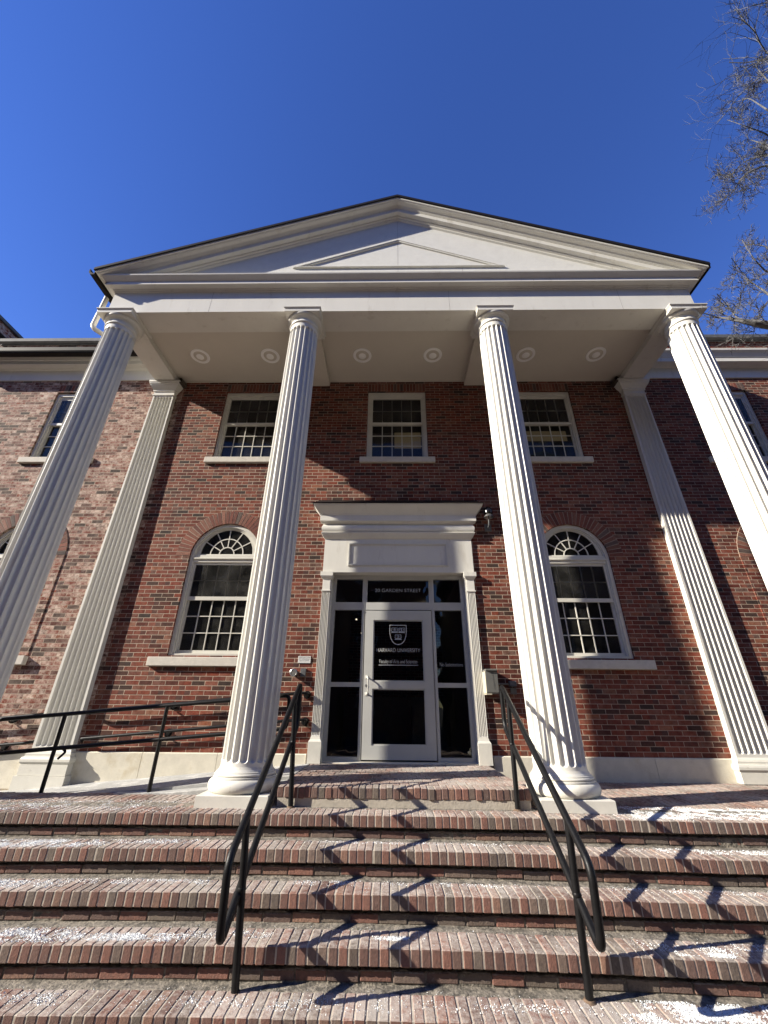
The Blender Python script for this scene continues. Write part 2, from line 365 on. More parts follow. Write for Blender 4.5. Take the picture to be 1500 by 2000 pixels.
# ------------------------------------------------------------------ the steps, modelled brick by brick
FY, RZ, TR = 2.17, .1842, .2896
XL, XR = -5.75, 5.75
AMP = [.006, .013, .010, .019, .016, .0]
def warp(x, k):
    a = AMP[min(k, 5)]; return a*max(-1.3, 1-((x+.6)/2.1)**2)
steps = empty('brick_steps', (0, -FY, -.921)); steps.location = (0, 0, 0)
tag(steps, 'wide flight of worn red brick steps dusted with white salt', 'steps')
def brickbox(mb, x0, x1, y0, y1, z0, z1, ch, k=0, jit=.0025, dark=.12):
    mb.col = bcol(dark); n = len(mb.V)
    mb.box(x0, x1, y0, y1, z0, z1, ch)
    cx, cy, cz = (x0+x1)/2, (y0+y1)/2, (z0+z1)/2
    dx, dy, dz = (random.gauss(0, jit) for _ in range(3)); ty = random.gauss(0, .009)
    tz = random.gauss(0, .007)
    for v in mb.V[n:]:
        rx, ry = v.x-cx, v.y-cy
        v.x += dx-ry*tz; v.y += dy+rx*tz; v.z += dz+rx*ty+random.gauss(0, .0006)+warp(v.x, k)
def ragged(mb, prof, x0, x1, k, dx=.035, amp=.003):
    """mortar bed: profile (y,z) swept along x with uneven edges; amp per point"""
    n = int((x1-x0)/dx); secs = []; st = [0]*len(prof)
    for i in range(n+1):
        x = x0+(x1-x0)*i/n; r = []
        for j, pt in enumerate(prof):
            a = pt[2] if len(pt) > 2 else amp
            st[j] = st[j]*.6+random.gauss(0, a)*.8
            r.append((x, pt[0]+st[j]*.5, pt[1]+st[j]+warp(x, k)))
        secs.append(r)
    mb.loft(secs, closed=False)
for k in range(5):
    zt = -k*RZ; yn = -(FY+k*TR)
    mb = MB(); x = XL
    while x < XR:                                   # header bricks on edge: nosing
        w = .0677; brickbox(mb, x+.0038, x+w-.0038, yn, yn+.240, zt-.093, zt, .0055, k, .0009, dark=.14); x += w
    x = XL+(.1 if k % 2 else 0)
    while x < XR:                                   # stretcher course under the overhang
        w = .213; brickbox(mb, x+.005, x+w-.005, yn+.036, yn+.12, zt-RZ+.006, zt-.124, .005, k, .002, dark=.25); x += w
    mb.build('step_bricks', PAV, steps)
    mb = MB()
    ragged(mb, [(yn+.236, zt-.012, .0006), (yn+.245, zt-.002, .002), (yn+.42, zt+.002, .002)], XL, XR, k)
    m3 = MB(); ragged(m3, [(yn+.03, zt-.0925, .001), (yn+.0034, zt-.088, .0005), (yn+.0030, zt-.0065, .0004), (yn+.010, zt-.0042, .0004), (yn+.238, zt-.0046, .0005)], XL, XR, k, dx=.02); m3.build('nosing_joint_mortar', MORTW, steps)
    ragged(mb, [(yn+.03, zt-.094, .002), (yn+.075, zt-.097, .002), (yn+.075, zt-.116, .0035), (yn+.044, zt-.123, .004), (yn+.041, zt-.13, .002), (yn+.042, zt-RZ-.02, .001)], XL, XR, k)
    mb.build('step_mortar', MORT, steps)
mb = MB(); mb.box(XL, XR, -3.60, -3.0, -.93, -.92); 
mb.box(XL, XL+.02, -3.32, -1.9, -.93, -.02); mb.box(XR-.02, XR, -3.32, -1.9, -.93, -.02)
mb.build('side_cheek', MORT, steps)
# porch floor paving: soldier rows of brick, long side towards the door
porch = empty('porch_floor'); porch['kind'] = 'structure'
mb = MB(); mbm = MB()
def pave(x0, x1, y0, y1, z, bw=.0677, bl=.203, jit=.0012):
    y = y0; rowi = 0
    while y < y1-.02:
        ye = min(y+bl, y1); x = x0-(bw*.5 if rowi % 2 else 0)
        while x < x1:
            a, b = max(x, x0), min(x+bw, x1)
            if b-a > .02: brickbox(mb, a+.0042, b-.0042, y+.003, ye-.003, z-.05, z-.0012, .004, 0, jit)
            x += bw
        y += bl; rowi += 1
pave(1.26, XR, -FY+.232, -.035, 0); pave(XL, -1.26, -FY+.232, -1.22, 0); pave(-1.26, 1.26, -FY+.232, -1.9, 0)
mb.build('paving_brick', PAV, porch)
mbm.box(XL, -1.262, -FY+.23, -1.21, -.3, -.017); mbm.box(-1.26, XR, -FY+.23, .3, -.3, -.017); mbm.build('bedding_mortar', MORTD, porch)
# door landing, one step up
land = empty('door_landing'); land['kind'] = 'structure'
LX0, LX1, LY, LZ = -1.25, 1.25, -1.87, .17
mb = MB(); x = LX0
while x < LX1-.03:
    brickbox(mb, x+.0045, x+.0677-.0045, LY, LY+.2, LZ-.095, LZ, .0055, 5, dark=.16); x += .0677
x = LX0
while x < LX1-.1:
    brickbox(mb, x+.005, min(x+.21, LX1-.005), LY+.03, LY+.12, .006, LZ-.105, .005, 5, .002); x += .213
y = LY+.205; r = 0
while y < .1:
    x = LX0; w = .1016; off = .05 if r % 2 else 0
    x -= off
    while x < LX1:
        a, b = max(x, LX0), min(x+w, LX1)
        if b-a > .02: brickbox(mb, a+.003, b-.003, y+.003, y+.197, LZ-.05, LZ-.001, .003, 5, .0012)
        x += w
    y += .203; r += 1
for yy in [LY+.2+i*.213 for i in range(9)]:
    for x0, x1 in ((LX0, LX0+.1), (LX1-.1, LX1)):
        brickbox(mb, x0-.001, x1+.001, yy+.005, yy+.208, .005, .062, .004, 5, .001); brickbox(mb, x0-.001, x1+.001, yy-.1, yy+.103, .072, .118, .004, 5, .001)
mb.build('landing_bricks', PAV, land)
mb = MB(); mb.box(LX0+.008, LX1-.008, LY+.008, -.0, .0, LZ-.008); mb.build('landing_mortar', MORTW, land)
mb = MB(); mb.box(-1.13, 1.13, -.02, .2, LZ-.03, LZ+.012, .004); mb.build('threshold', STONE, land)
# concrete ramp falling away to the left
def rz(x): return .17+(x+1.26)*.085 if x < -1.26 else .17
mb = MB()
mb.loft([[(x, -1.20, -1.1), (x, -1.20, rz(x)), (x, -.0, rz(x)), (x, -.0, -1.1)] for x in (-1.262, -3, -5, -9.2)])
o = mb.build('ramp', CONC); o['kind'] = 'structure'
mb = MB()
mb.loft([[(x, -1.32, -.3), (x, -1.32, max(.004, rz(x)-.045)), (x, -1.205, max(.004, rz(x)-.03)), (x, -1.205, -.3)] for x in (-1.255, -2.0, -2.6, -3.2)])
o = mb.build('ramp_kerb', CONC); o['kind'] = 'structure'

# ------------------------------------------------------------------ the building
B = empty('brick_building'); tag(B, 'red brick public building with a white columned portico and pediment', 'building')
AWX = (-6.72, -3.04, 3.04, 6.72); UWX = (-6.74, -3.04, 0.0, 3.04, 6.74)
SPR, AR = 3.26, .61
def arch_outline(cx, r=AR, z0=1.6): return [(cx-r, z0), (cx+r, z0)]+arc(cx, SPR, r, 0, 180, 28)
holes = [arch_outline(c_) for c_ in AWX]+[rectl(c_-.61, c_+.61, 5.29, 6.975) for c_ in UWX]+[rectl(-1.2, 1.2, .17, 3.6)]
mb = MB(); outer = rectl(-9.75, 9.6, -1.1, 8.42); mb.poly(outer, holes, 0)
for h in holes+[outer]:
    n = len(h); V = [(x, 0, z) for x, z in h]+[(x, .24, z) for x, z in h]
    mb.add(V, [(i, (i+1) % n, n+(i+1) % n, n+i) for i in range(n)])
mb.poly(outer, holes, .24)
wall = mb.build('wall', BRICK, B)
wall.data.set_sharp_from_angle(angle=R(30))
mb = MB()                                             # rest of the block, so the porch roof and windows have a body behind
mb.box(-9.75, 9.6, 4.0, 4.2, -1.1, 8.4); mb.box(9.4, 9.6, .24, 4.0, -1.1, 8.4); mb.box(-9.6, 9.4, .24, 4.0, 8.1, 8.2)
mb.build('rear_wall', BRICK, B)
for x0, x1 in ((-4.64, -1.32), (1.32, 4.64), (-9.75, -5.25), (5.25, 9.6)):
    mb = MB(); xs = [x0]; 
    while xs[-1]+1.25 < x1: xs.append(xs[-1]+random.uniform(.9, 1.2))
    xs.append(x1)
    for a, b in zip(xs, xs[1:]): mb.loft([[(a_, -.03, -.17), (a_, -.03, .272), (a_, -.018, .284), (a_, .0, .284), (a_, .0, -.17)] for a_ in (a+.003, b-.003)])
    mb.box(x0, x1, -.022, .0, -.16, .27)
    mb.build('water_table', STONE, B)
mb = MB(); mb.box(-9.75, -1.3, -.045, 0, -.34, -.172); mb.build('base_course', TAN, B)

# arch and lintel bricks, each modelled
def soldier(cx):
    mb = MB(); n = 18; w = 1.22/n
    for i in range(n):
        mb.col = acol(); x = cx-.61+i*w; mb.box(x+.005, x+w-.005, -.005, .09, 6.979, 7.176, .002)
    o = mb.build('flat_arch', VOUS, B)
    m2 = MB(); m2.box(cx-.612, cx+.612, -.0015, .088, 6.977, 7.18); m2.build('joint_mortar', MORTA, o)
for c_ in UWX: soldier(c_)
def voussoirs(cx, proud, n=33):
    mb = MB(); r0, r1 = AR+.003, AR+.245; y0 = -.004-proud
    for i in range(n):
        mb.col = acol(); a0, a1 = 180*i/n+.42, 180*(i+1)/n-.42
        p = arc(cx, SPR, r0, a0, a1, 1)+arc(cx, SPR, r1, a1-.12, a0+.12, 1)
        mb.prism(p, [], y0, .09)
    o = mb.build('round_arch', VOUS, B)
    m2 = MB(); p = arc(cx, SPR, AR+.002, 0, 180, 28)+arc(cx, SPR, AR+.249, 180, 0, 28)
    m2.prism(p, [], y0+.003, .085); m2.build('joint_mortar', MORTA, o)
    if proud:
        for sg in (-1, 1):
            m3 = MB(); a, b = sorted((cx+sg*(AR+.002), cx+sg*(AR+.247))); m3.box(a, b, y0, .0, 1.59, SPR-.002); m3.build('brick_jamb', BRICK, o)
for i, c_ in enumerate(AWX): voussoirs(c_, .009 if i in (0, 3) else 0)

def room(cx, z0, z1, hw, parent, shade=None):
    mb = MB(); x0, x1, y0, y1 = cx-hw, cx+hw, .245, 1.5
    V = [(x0, y0, z0), (x1, y0, z0), (x1, y0, z1), (x0, y0, z1), (x0, y1, z0), (x1, y1, z0), (x1, y1, z1), (x0, y1, z1)]
    mb.add(V, [(4, 5, 6, 7), (0, 1, 5, 4), (3, 7, 6, 2), (0, 4, 7, 3), (1, 2, 6, 5)]); mb.build('room_lining', ROOM, parent)
    if shade:
        a, b, c2, d = shade; m = MB(); m.box(cx+a, cx+b, .30, .306, c2, d); m.build('window_blind', BLIND, parent)
def muntins(mb, cx, x0, x1, z0, z1, nx, nz, y, w=.0145, t=.02):
    for i in range(1, nx):
        x = x0+(x1-x0)*i/nx; mb.box(x-w/2, x+w/2, y, y+t, z0, z1)
    for i in range(1, nz):
        z = z0+(z1-z0)*i/nz; mb.box(x0, x1, y-.0015, y+t-.003, z-w/2, z+w/2)
def window(cx, shade=None):
    z0, z1 = 5.29, 6.975; mb = MB()
    mb.prism(rectl(cx-.607, cx+.607, z0+.004, z1-.003), [rectl(cx-.555, cx+.555, z0+.035, z1-.085)], .035, .12)
    mb.prism(rectl(cx-.556, cx+.556, z0+.034, z1-.084), [rectl(cx-.53, cx+.53, z0+.05, z1-.12)], .055, .13)
    w = mb.build('window', WHITE2, B)
    mb = MB(); mb.prism(rectl(cx-.531, cx+.531, 6.15, 6.858), [rectl(cx-.505, cx+.505, 6.205, 6.815)], .068, .10)
    muntins(mb, cx, cx-.505, cx+.505, 6.205, 6.815, 5, 2, .082); mb.build('upper_sash', WHITE2, w)
    mb = MB(); mb.prism(rectl(cx-.531, cx+.531, 5.338, 6.215), [rectl(cx-.505, cx+.505, 5.385, 6.15)], .104, .135)
    muntins(mb, cx, cx-.505, cx+.505, 5.385, 6.15, 5, 3, .110); mb.build('lower_sash', WHITE2, w)
    mb = MB(); mb.pane(cx-.506, cx+.506, .074, 6.204, 6.816); mb.build('pane', GLASSU, w)
    mb = MB(); mb.pane(cx-.506, cx+.506, .124, 5.384, 6.151); mb.build('pane', GLASS, w)
    mb = MB(); mb.box(cx-.735, cx+.735, -.055, .04, 5.165, 5.287, .006); mb.box(cx-.6, cx+.6, .035, .2, 5.24, 5.291); mb.build('sill', SILL, w)
    room(cx, 5.2, 7.0, .75, w, shade)
    return w
for c_ in UWX: window(c_, (-.05, .5, 5.72, 6.12) if c_ == 0 else ((-.5, .5, 5.9, 6.15) if c_ > 3 and c_ < 4 else None))
def arch_window(cx):
    mb = MB(); z0 = 1.6
    o = [(cx-.607, z0+.003), (cx+.607, z0+.003)]+arc(cx, SPR, .607, 0, 180, 28)
    i_ = [(cx-.55, z0+.03), (cx+.55, z0+.03)]+arc(cx, SPR, .55, 0, 180, 28)
    j_ = [(cx-.53, z0+.04), (cx+.53, z0+.04)]+arc(cx, SPR, .53, 0, 180, 28)
    mb.prism(o, [i_], .03, .12); mb.prism([(a*1, b) for a, b in i_], [j_], .052, .13)
    mb.box(cx-.55, cx+.55, .045, .13, 3.15, 3.285, .004); mb.box(cx-.57, cx+.57, .022, .06, 3.205, 3.232, .004)
    w = mb.build('arched_window', WHITE2, B)
    # fanlight
    fz = 3.31; mb = MB()
    ro, ri = .53, .462
    outer_ = [(cx-.53, 3.284)]+[(cx+.53, 3.284)]+arc(cx, SPR, .53, 3, 177, 26)
    inner_ = arc(cx, fz, ri, 0, 180, 26)
    mb.prism(outer_, [inner_], .070, .10)
    for r in (.13, .29):
        mb.prism(arc(cx, fz, r+.009, 0, 180, 18)+arc(cx, fz, r-.009, 180, 0, 18), [], .076, .098)
    for k in range(1, 6):
        a = R(30*k); d = Vector((math.cos(a), math.sin(a))); n_ = Vector((-d.y, d.x))*.0085
        q = [Vector((cx, fz))+d*.135-n_, Vector((cx, fz))+d*.47-n_, Vector((cx, fz))+d*.47+n_, Vector((cx, fz))+d*.135+n_]
        mb.prism([tuple(v) for v in q], [], .078, .096)
    mb.build('fanlight', WHITE2, w)
    mb = MB(); q_ = arc(cx, fz, ri+.005, 0, 180, 26); mb.add([(x, .086, z) for x, z in q_], [tuple(range(len(q_)))]); mb.build('pane', GLASS, w)
    mb = MB(); mb.prism(rectl(cx-.531, cx+.531, 2.49, 3.149), [rectl(cx-.495, cx+.495, 2.552, 3.11)], .068, .10)
    muntins(mb, cx, cx-.495, cx+.495, 2.552, 3.11, 5, 2, .082); mb.build('upper_sash', WHITE2, w)
    mb = MB(); mb.prism(rectl(cx-.531, cx+.531, 1.632, 2.56), [rectl(cx-.495, cx+.495, 1.69, 2.50)], .104, .135)
    muntins(mb, cx, cx-.495, cx+.495, 1.69, 2.50, 5, 3, .108); mb.build('lower_sash', WHITE2, w)
    mb = MB(); mb.pane(cx-.496, cx+.496, .074, 2.551, 3.111); mb.build('pane', GLASSU, w)
    mb = MB(); mb.pane(cx-.496, cx+.496, .124, 1.689, 2.501); mb.build('pane', GLASS, w)
    mb = MB(); mb.box(cx-.875, cx+.875, -.06 if abs(cx) < 5 else -.08, .04, 1.44, 1.572, .006); mb.box(cx-.6, cx+.6, .035, .2, 1.56, 1.602); mb.build('sill', SILL, w)
    room(cx, 1.5, 4.0, .75, w)
for c_ in AWX: arch_window(c_)

# wing cornice, parapet, coping
PR = [(.0, 7.302), (.03, 7.302), (.03, 7.575), (.05, 7.585), (.07, 7.60), (.2, 7.602), (.2, 7.70), (.215, 7.712), (.22, 7.735), (.245, 7.79), (.285, 7.84), (.29, 7.885), (.0, 7.90)]
for x0, x1 in ((-9.75, -5.15), (5.15, 9.6)): mb = MB(); mb.loft([[(x, -d, z) for d, z in PR] for x in (x0, x1)]); mb.build('cornice', WHITE, B)
mb = MB()
for x0, x1 in ((-9.2, 9.6),): mb.box(x0, x1, -.10, .34, 8.425, 8.53, .008)
mb.box(-9.2, 9.6, -.03, .27, 8.40, 8.424)
mb.build('parapet_coping', LEAD, B)
mb = MB(); mb.loft([[(x, -.292, 7.86), (x, -.292, 7.725), (x, -.40, 7.725), (x, -.43, 7.77), (x, -.435, 7.86), (x, -.425, 7.862), (x, -.42, 7.75), (x, -.30, 7.735)] for x in (-9.75, -5.45)])
mb.build('gutter', DARKM, B)

# ---------------------------------------------------- portico
A, BX, P = 1.6618, 4.945, 1.617
HB, BW = 7.138, .214
XO, YO = BX+BW, P+BW
def sweepU(mb, prof, y1, closed=True):
    secs = []
    for side in range(4):
        r = []
        for d, z in prof:
            x = (XO+d)*(-1 if side < 2 else 1); y = y1 if side in (0, 3) else -YO-d
            r.append((x, y, z))
        secs.append(r)
    mb.loft(secs)
mb = MB()
sweepU(mb, [(-.43, 7.50), (-.43, HB), (0, HB), (0, 7.655), (.012, 7.665), (.016, 7.685), (.034, 7.70), (.04, 7.71), (.13, 7.712), (.13, 7.775), (.122, 7.778), (.135, 7.792), (.155, 7.812), (.20, 7.866), (.206, 7.892), (-.2, 7.90)], -.0)
mb.build('entablature', WHITE, B)
for sx in (-1, 1): mb = MB(); mb.box(sx*A-.214, sx*A+.214, -P+.2, -.0, HB, 7.4); mb.build('ceiling_beam', SOFF, B)
mb = MB()
for a, b in ((-BX+.21, -A-.2), (-A+.2, A-.2), (A+.2, BX-.21)): mb.box(a, b, -P+.2, 0, 7.252, 7.30)
mb.box(-BX+.2, BX-.2, -.028, 0, 7.236, 7.256, .004)
mb.build('ceiling', SOFF, B)
# gable
SL = .41; ZA = 10.18
def zr(x): return ZA-SL*abs(x)
mb = MB(); XT = XO-.02
mb.prism([(-XT, 7.6), (XT, 7.6), (XT, zr(XT)-.33), (0, ZA-.33), (-XT, zr(XT)-.33)], [], -YO+.001, -YO+.12)
mb.build('gable_board', STUCCO, B)
# the raised triangular moulding
mb = MB(); pts = [(-1.98, 8.315), (2.0, 8.315), (0.005, 9.15)]
def offs(q, k): 
    cx = sum(p[0] for p in q)/3; cz = 8.58; return [(cx+(x-cx)*k, cz+(z-cz)*k) for x, z in q]
mb.prism(pts, [offs(pts, .90)], -YO-.022, -YO+.002); mb.prism(offs(pts, .985), [offs(pts, .95)], -YO-.034, -YO-.02)
mb.build('gable_moulding', STUCCO, B)
RK = [(-.1, .0), (.265, .0), (.265, -.085), (.245, -.088), (.238, -.10), (.225, -.108), (.20, -.112), (.175, -.118), (.158, -.135), (.15, -.15), (.14, -.152), (.14, -.168), (.13, -.172), (.13, -.275), (.06, -.285), (.055, -.31), (.03, -.325), (.025, -.35), (0, -.375), (-.1, -.375)]
def rake(prof, name, mat, yback, parent=B, auto=None):
    mb = MB(); secs = []
    ring = lambda f: [f(d, dz) for d, dz in prof]
    secs.append(ring(lambda d, dz: (-(XO+d), yback, ZA+dz-SL*(XO+d))))
    secs.append(ring(lambda d, dz: (-(XO+d), -YO-d, ZA+dz-SL*(XO+d))))
    secs.append(ring(lambda d, dz: (0, -YO-d, ZA+dz)))
    secs.append(ring(lambda d, dz: ((XO+d), -YO-d, ZA+dz-SL*(XO+d))))
    secs.append(ring(lambda d, dz: ((XO+d), yback, ZA+dz-SL*(XO+d))))
    mb.loft(secs); return mb.build(name, mat, parent)
rake(RK, 'raking_cornice', WHITE, 0)
rake([(-.2, .012), (.29, .012), (.29, -.045), (.268, -.045), (.268, .004), (-.2, .004)], 'roof_edge', DARKM, .1)
mb = MB(); e = XO+.25
mb.loft([[(-e, y, ZA-SL*e), (0, y, ZA), (e, y, ZA-SL*e), (e, y, ZA-SL*e+.06), (0, y, ZA+.06), (-e, y, ZA-SL*e+.06)][::1] for y in (-YO-.24, 3.0)])
mb.build('porch_roof', ROOF, B)
mb = MB()                                            # dark gutter along the left eave
ze = ZA-SL*(XO+.27)
mb.loft([[(-XO-.268, y, ze-.02), (-XO-.268, y, ze-.15), (-XO-.34, y, ze-.15), (-XO-.385, y, ze-.08), (-XO-.39, y, ze), (-XO-.375, y, ze), (-XO-.36, y, ze-.07), (-XO-.28, y, ze-.13)] for y in (-YO-.262, -.02)])
mb.build('gutter', DARKM, B)
mb = MB(); mb.loft([[(XO+.268, y, ze-.03), (XO+.268, y, ze-.10), (XO+.30, y, ze-.10), (XO+.31, y, ze-.03)] for y in (-YO-.26, -.02)]); mb.build('drip_edge', DARKM, B)

# columns
def column(cx):
    zb, zt = .335, 6.84; nf = 20; per = 14
    def radius(z):
        t = (z-zb)/(zt-zb); return .266-.028*t**1.5
    zs = [.29, .305, .32, .335]
    w0 = .034
    zs += [.36+w0*(1-math.cos(R(a)))*1.0 for a in (0, 15, 30, 45, 60, 75, 90)]
    zs += [.36+w0+(6.76-.36-2*w0)*i/14 for i in range(1, 14)]
    zs += [6.76-w0*(1-math.cos(R(a))) for a in (90, 75, 60, 45, 30, 15, 0)]+[6.80, 6.84]
    secs = []
    for z in zs:
        base = radius(max(zb, z))
        if z < zb: base += .02*((zb-z)/.045)**2
        fw_ = math.pi*base/nf*.84; e_ = min(z-.36, 6.76-z); eff = 0
        if e_ > 0: eff = fw_*math.sqrt(max(0, 1-max(0, 1-e_/w0)**2))
        ring = []
        for i in range(nf*per):
            a = 2*math.pi*(i+.5)/(nf*per); s_ = ((i % per)+.5)/per-.5
            arcw = abs(s_)*2*math.pi*base/nf
            dep = math.sqrt(max(0, eff*eff-arcw*arcw))*.98 if eff > 0 else 0
            r = base-dep; ring.append((cx+r*math.cos(a), -P+r*math.sin(a), z))
        secs.append(ring)
    mb = MB(); mb.loft(secs); col = mb.build('column', WHITE, B, auto=28)
    mb = MB(); mb.rects([(0, cx-.353, cx+.353, -P-.353, -P+.353), (.098, cx-.353, cx+.353, -P-.353, -P+.353), (.104, cx-.347, cx+.347, -P-.347, -P+.347)])
    mb.build('plinth', BASEW, col)
    mb = MB(); tor = [(.315+.048*math.cos(R(a)), .163+.060*math.sin(R(a))) for a in range(-90, 91, 12)]
    mb.lathe([(.30, .103)]+tor+[(.322, .225), (.322, .238), (.306, .242)]+[(.300+.014*math.cos(R(a)), .256+.013*math.sin(R(a))) for a in range(-80, 81, 20)]+[(.298, .272), (.298, .280), (.287, .287), (.277, .300), (.2665, .33), (.25, .336)], cx, -P, 64)
    mb.build('column_base', BASEW, col, auto=35)
    mb = MB()
    mb.lathe([(.22, 6.82), (.2385, 6.842), (.2465, 6.846)]+[(.2465+.012*math.cos(R(a)), 6.862+.013*math.sin(R(a))) for a in range(-80, 81, 20)]+[(.240, 6.878), (.2375, 6.885), (.2375, 6.955), (.247, 6.957), (.247, 6.967), (.256, 6.969), (.256, 6.979), (.266, 6.981)]+[(.258+.047*math.sin(R(a)), 7.03-.047*math.cos(R(a))*1.0) for a in (15, 30, 45, 60, 75, 90)]+[(.30, 7.036), (.2, 7.038)], cx, -P, 64)
    mb.build('necking', WHITE, col, auto=30)
    q = .303; h = .321
    mb = MB(); r_ = lambda z, k: (z, cx-k, cx+k, -P-k, -P+k)
    mb.rects([r_(7.037, q), r_(7.078, q), r_(7.081, q-.006), r_(7.092, q-.004), r_(7.108, q+.006), r_(7.118, q+.012), r_(7.121, h), r_(7.137, h)])
    mb.build('abacus', WHITE, col)
for cx in (-BX, -A, A, BX): column(cx)

def pilaster(cx):
    z0, z1 = .305, 6.80; y = -.092; nf = 6; per = 12; zs = [z0, .345]
    w0 = .02
    zs += [.345+.032*t for t in (.15, .35, .6, .85, 1)]+[.377+(6.74-.377)*i/10 for i in range(1, 10)]+[6.74+.03*t for t in (0, .3, .6, .85, 1)]+[z1]
    secs = []
    for z in zs:
        t = (z-z0)/(z1-z0); hw = .288-.072*t; m = hw*.12; fwid = 2*(hw-m)/nf
        e_ = min(z-.345, 6.77-z)/.032; k = 0 if e_ <= 0 else math.sqrt(max(0, 1-max(0, 1-e_)**2))
        ring = [(cx-hw, .0, z), (cx-hw, y, z)]
        for i in range(nf*per):
            s_ = ((i % per)+.5)/per-.5; x = cx-hw+m+fwid*(i+.5)/per
            hwid = fwid*.44*k; ax = abs(s_)*fwid
            ring.append((x, y+math.sqrt(max(0, hwid**2-ax**2))*1.25, z))
        ring += [(cx+hw, y, z), (cx+hw, .0, z)]; secs.append(ring)
    mb = MB(); mb.loft(secs); p = mb.build('pilaster', WHITE, B, auto=28)
    mb = MB(); q = lambda z, d: (z, cx-.288-d, cx+.288+d, y-d, .0)
    mb.rects([q(.0, .05), q(.135, .05), q(.138, .045), q(.145, .055), q(.165, .066), q(.195, .066), q(.222, .056), q(.228, .04), q(.238, .04), q(.240, .034), q(.252, .036), q(.266, .034), q(.270, .02), q(.280, .018), q(.305, .002)])
    if cx < 0: mb.box(cx-.36, cx+.36, -.165, 0, -.172, -.003)
    mb.build('pilaster_base', BASEW, p)
    mb = MB(); q = lambda z, d: (z, cx-.214-d, cx+.214+d, y-d*1.0, .0)
    mb.rects([q(6.79, .0), q(6.80, .018), q(6.825, .018), q(6.83, .004), q(6.90, .004), q(6.905, .022), q(6.945, .024), q(6.95, .034), q(6.975, .05), q(7.02, .082), q(7.05, .09), q(7.055, .10), q(7.085, .102), q(7.09, .112), q(7.135, .112)])
    mb.build('pilaster_capital', WHITE, p)
for cx in (-BX, BX): pilaster(cx)

# ---------------------------------------------------- entrance
D = empty('door_surround'); D.parent = B
mb = MB()
mb.prism(rectl(-1.285, 1.285, 2.955, 3.60), [], -.032, .15)
mb.build('frieze_panel', WHITE, D)
mb = MB()
mb.prism(rectl(-.865, .862, 3.065, 3.485), [rectl(-.83, .827, 3.10, 3.45)], -.046, -.030)
mb.prism(rectl(-.855, .852, 3.075, 3.475), [rectl(-.842, .839, 3.088, 3.462)], -.054, -.044)
mb.build('panel_moulding', WHITE, D)
mb = MB(); q = lambda z, d: (z, -1.275-d, 1.275+d, -.025-d, .01)
mb.rects([q(3.56, .01), q(3.575, .025), q(3.60, .042), q(3.63, .062), q(3.66, .078), q(3.672, .078), q(3.674, .03)]
         +[q(3.748-.074*math.cos(R(a)), .035+.042*math.sin(R(a))) for a in (0, 22, 45, 67, 90, 113, 135, 158, 180)]
         +[q(3.835, .05), q(3.85, .07), q(3.868, .088), q(3.872, .108), q(3.875, .11), q(3.985, .112), q(3.99, .122), q(4.005, .126), q(4.04, .15), q(4.09, .188), q(4.13, .222), q(4.16, .232)])
mb.build('door_cornice', WHITE, D)
mb = MB(); mb.rects([(4.161, -1.52, 1.52, -.27, .01), (4.175, -1.52, 1.52, -.27, .01), (4.27, -1.47, 1.47, -.10, .01), (4.335, -1.46, 1.46, -.03, .01)])
mb.build('cornice_flashing', DARKM, D)
for sg in (-1, 1):
    xi, xo = 1.143, 1.27; mb = MB(); nf = 5; per = 8; secs = []
    for z in [.50, .515, .53, .55]+[.6+i*.4 for i in range(5)]+[2.58, 2.60, 2.61, 2.625]:
        e_ = min(z-.515, 2.61-z)/.02; k = 0 if e_ <= 0 else min(1, math.sqrt(max(0, 1-max(0, 1-e_)**2)))
        ring = [(xi, .1, z), (xi, -.042, z)]; fwid = (xo-xi-.012)/nf
        for i in range(nf*per):
            s_ = ((i % per)+.5)/per-.5; ax = abs(s_)*fwid; hwid = fwid*.42*k
            ring.append((xi+.006+fwid*(i+.5)/per, -.042+math.sqrt(max(0, hwid**2-ax**2))*1.3, z))
        ring += [(xo, -.042, z), (xo, .1, z)]
        secs.append([(sg*x, y, z_) for x, y, z_ in ring])
    mb.loft(secs)
    f = mb.build('door_pilaster', WHITE, D)
    mb = MB(); q = lambda z, d: (z, min(sg*(xi-d), sg*(xo+d)), max(sg*(xi-d), sg*(xo+d)), -.042-d, .1)
    mb.rects([q(.172, .03), q(.44, .03), q(.45, .024), q(.47, .01), q(.50, .003)]); mb.build('pilaster_base', BASEW, f)
    mb = MB(); mb.rects([q(2.62, .004), q(2.628, .014), q(2.645, .014), q(2.65, .0), q(2.83, .0), q(2.84, .012), q(2.865, .03), q(2.885, .04), q(2.93, .04), q(2.954, .04)]); mb.build('pilaster_capital', WHITE, f)
    mb = MB(); mb.box(min(sg*1.122, sg*1.142), max(sg*1.122, sg*1.142), -.02, .2, .17, 2.954); mb.build('door_jamb', WHITE, D)
E_ = empty('entrance'); E_.parent = B
Y = .14
mb = MB()
mb.prism(rectl(-1.12, 1.12, .182, 2.953), [rectl(-1.06, -.605, .24, 1.172), rectl(-1.06, -.605, 1.238, 2.356), rectl(-1.06, -.605, 2.485, 2.885),
        rectl(.605, 1.055, .24, 1.172), rectl(.605, 1.055, 1.238, 2.356), rectl(.605, 1.055, 2.485, 2.885), rectl(-.557, .557, .1821, 2.355), rectl(-.525, .525, 2.485, 2.87)], Y, Y+.09)
mb.box(-.605, -.565, Y-.006, Y+.01, .2, 2.9); mb.box(.565, .605, Y-.006, Y+.01, .2, 2.9)
mb.build('door_frame', DOORP, E_)
mb = MB()
for a, b in ((-1.061, -.604), (.604, 1.056)):
    for c2, d in ((.239, 1.173), (1.237, 2.357), (2.484, 2.886)): mb.pane(a, b, Y+.035, c2, d)
mb.pane(-.526, .526, Y+.035, 2.484, 2.871)
sidegl = mb.build('side_light_glass', GLASSD, E_)
mb = MB()
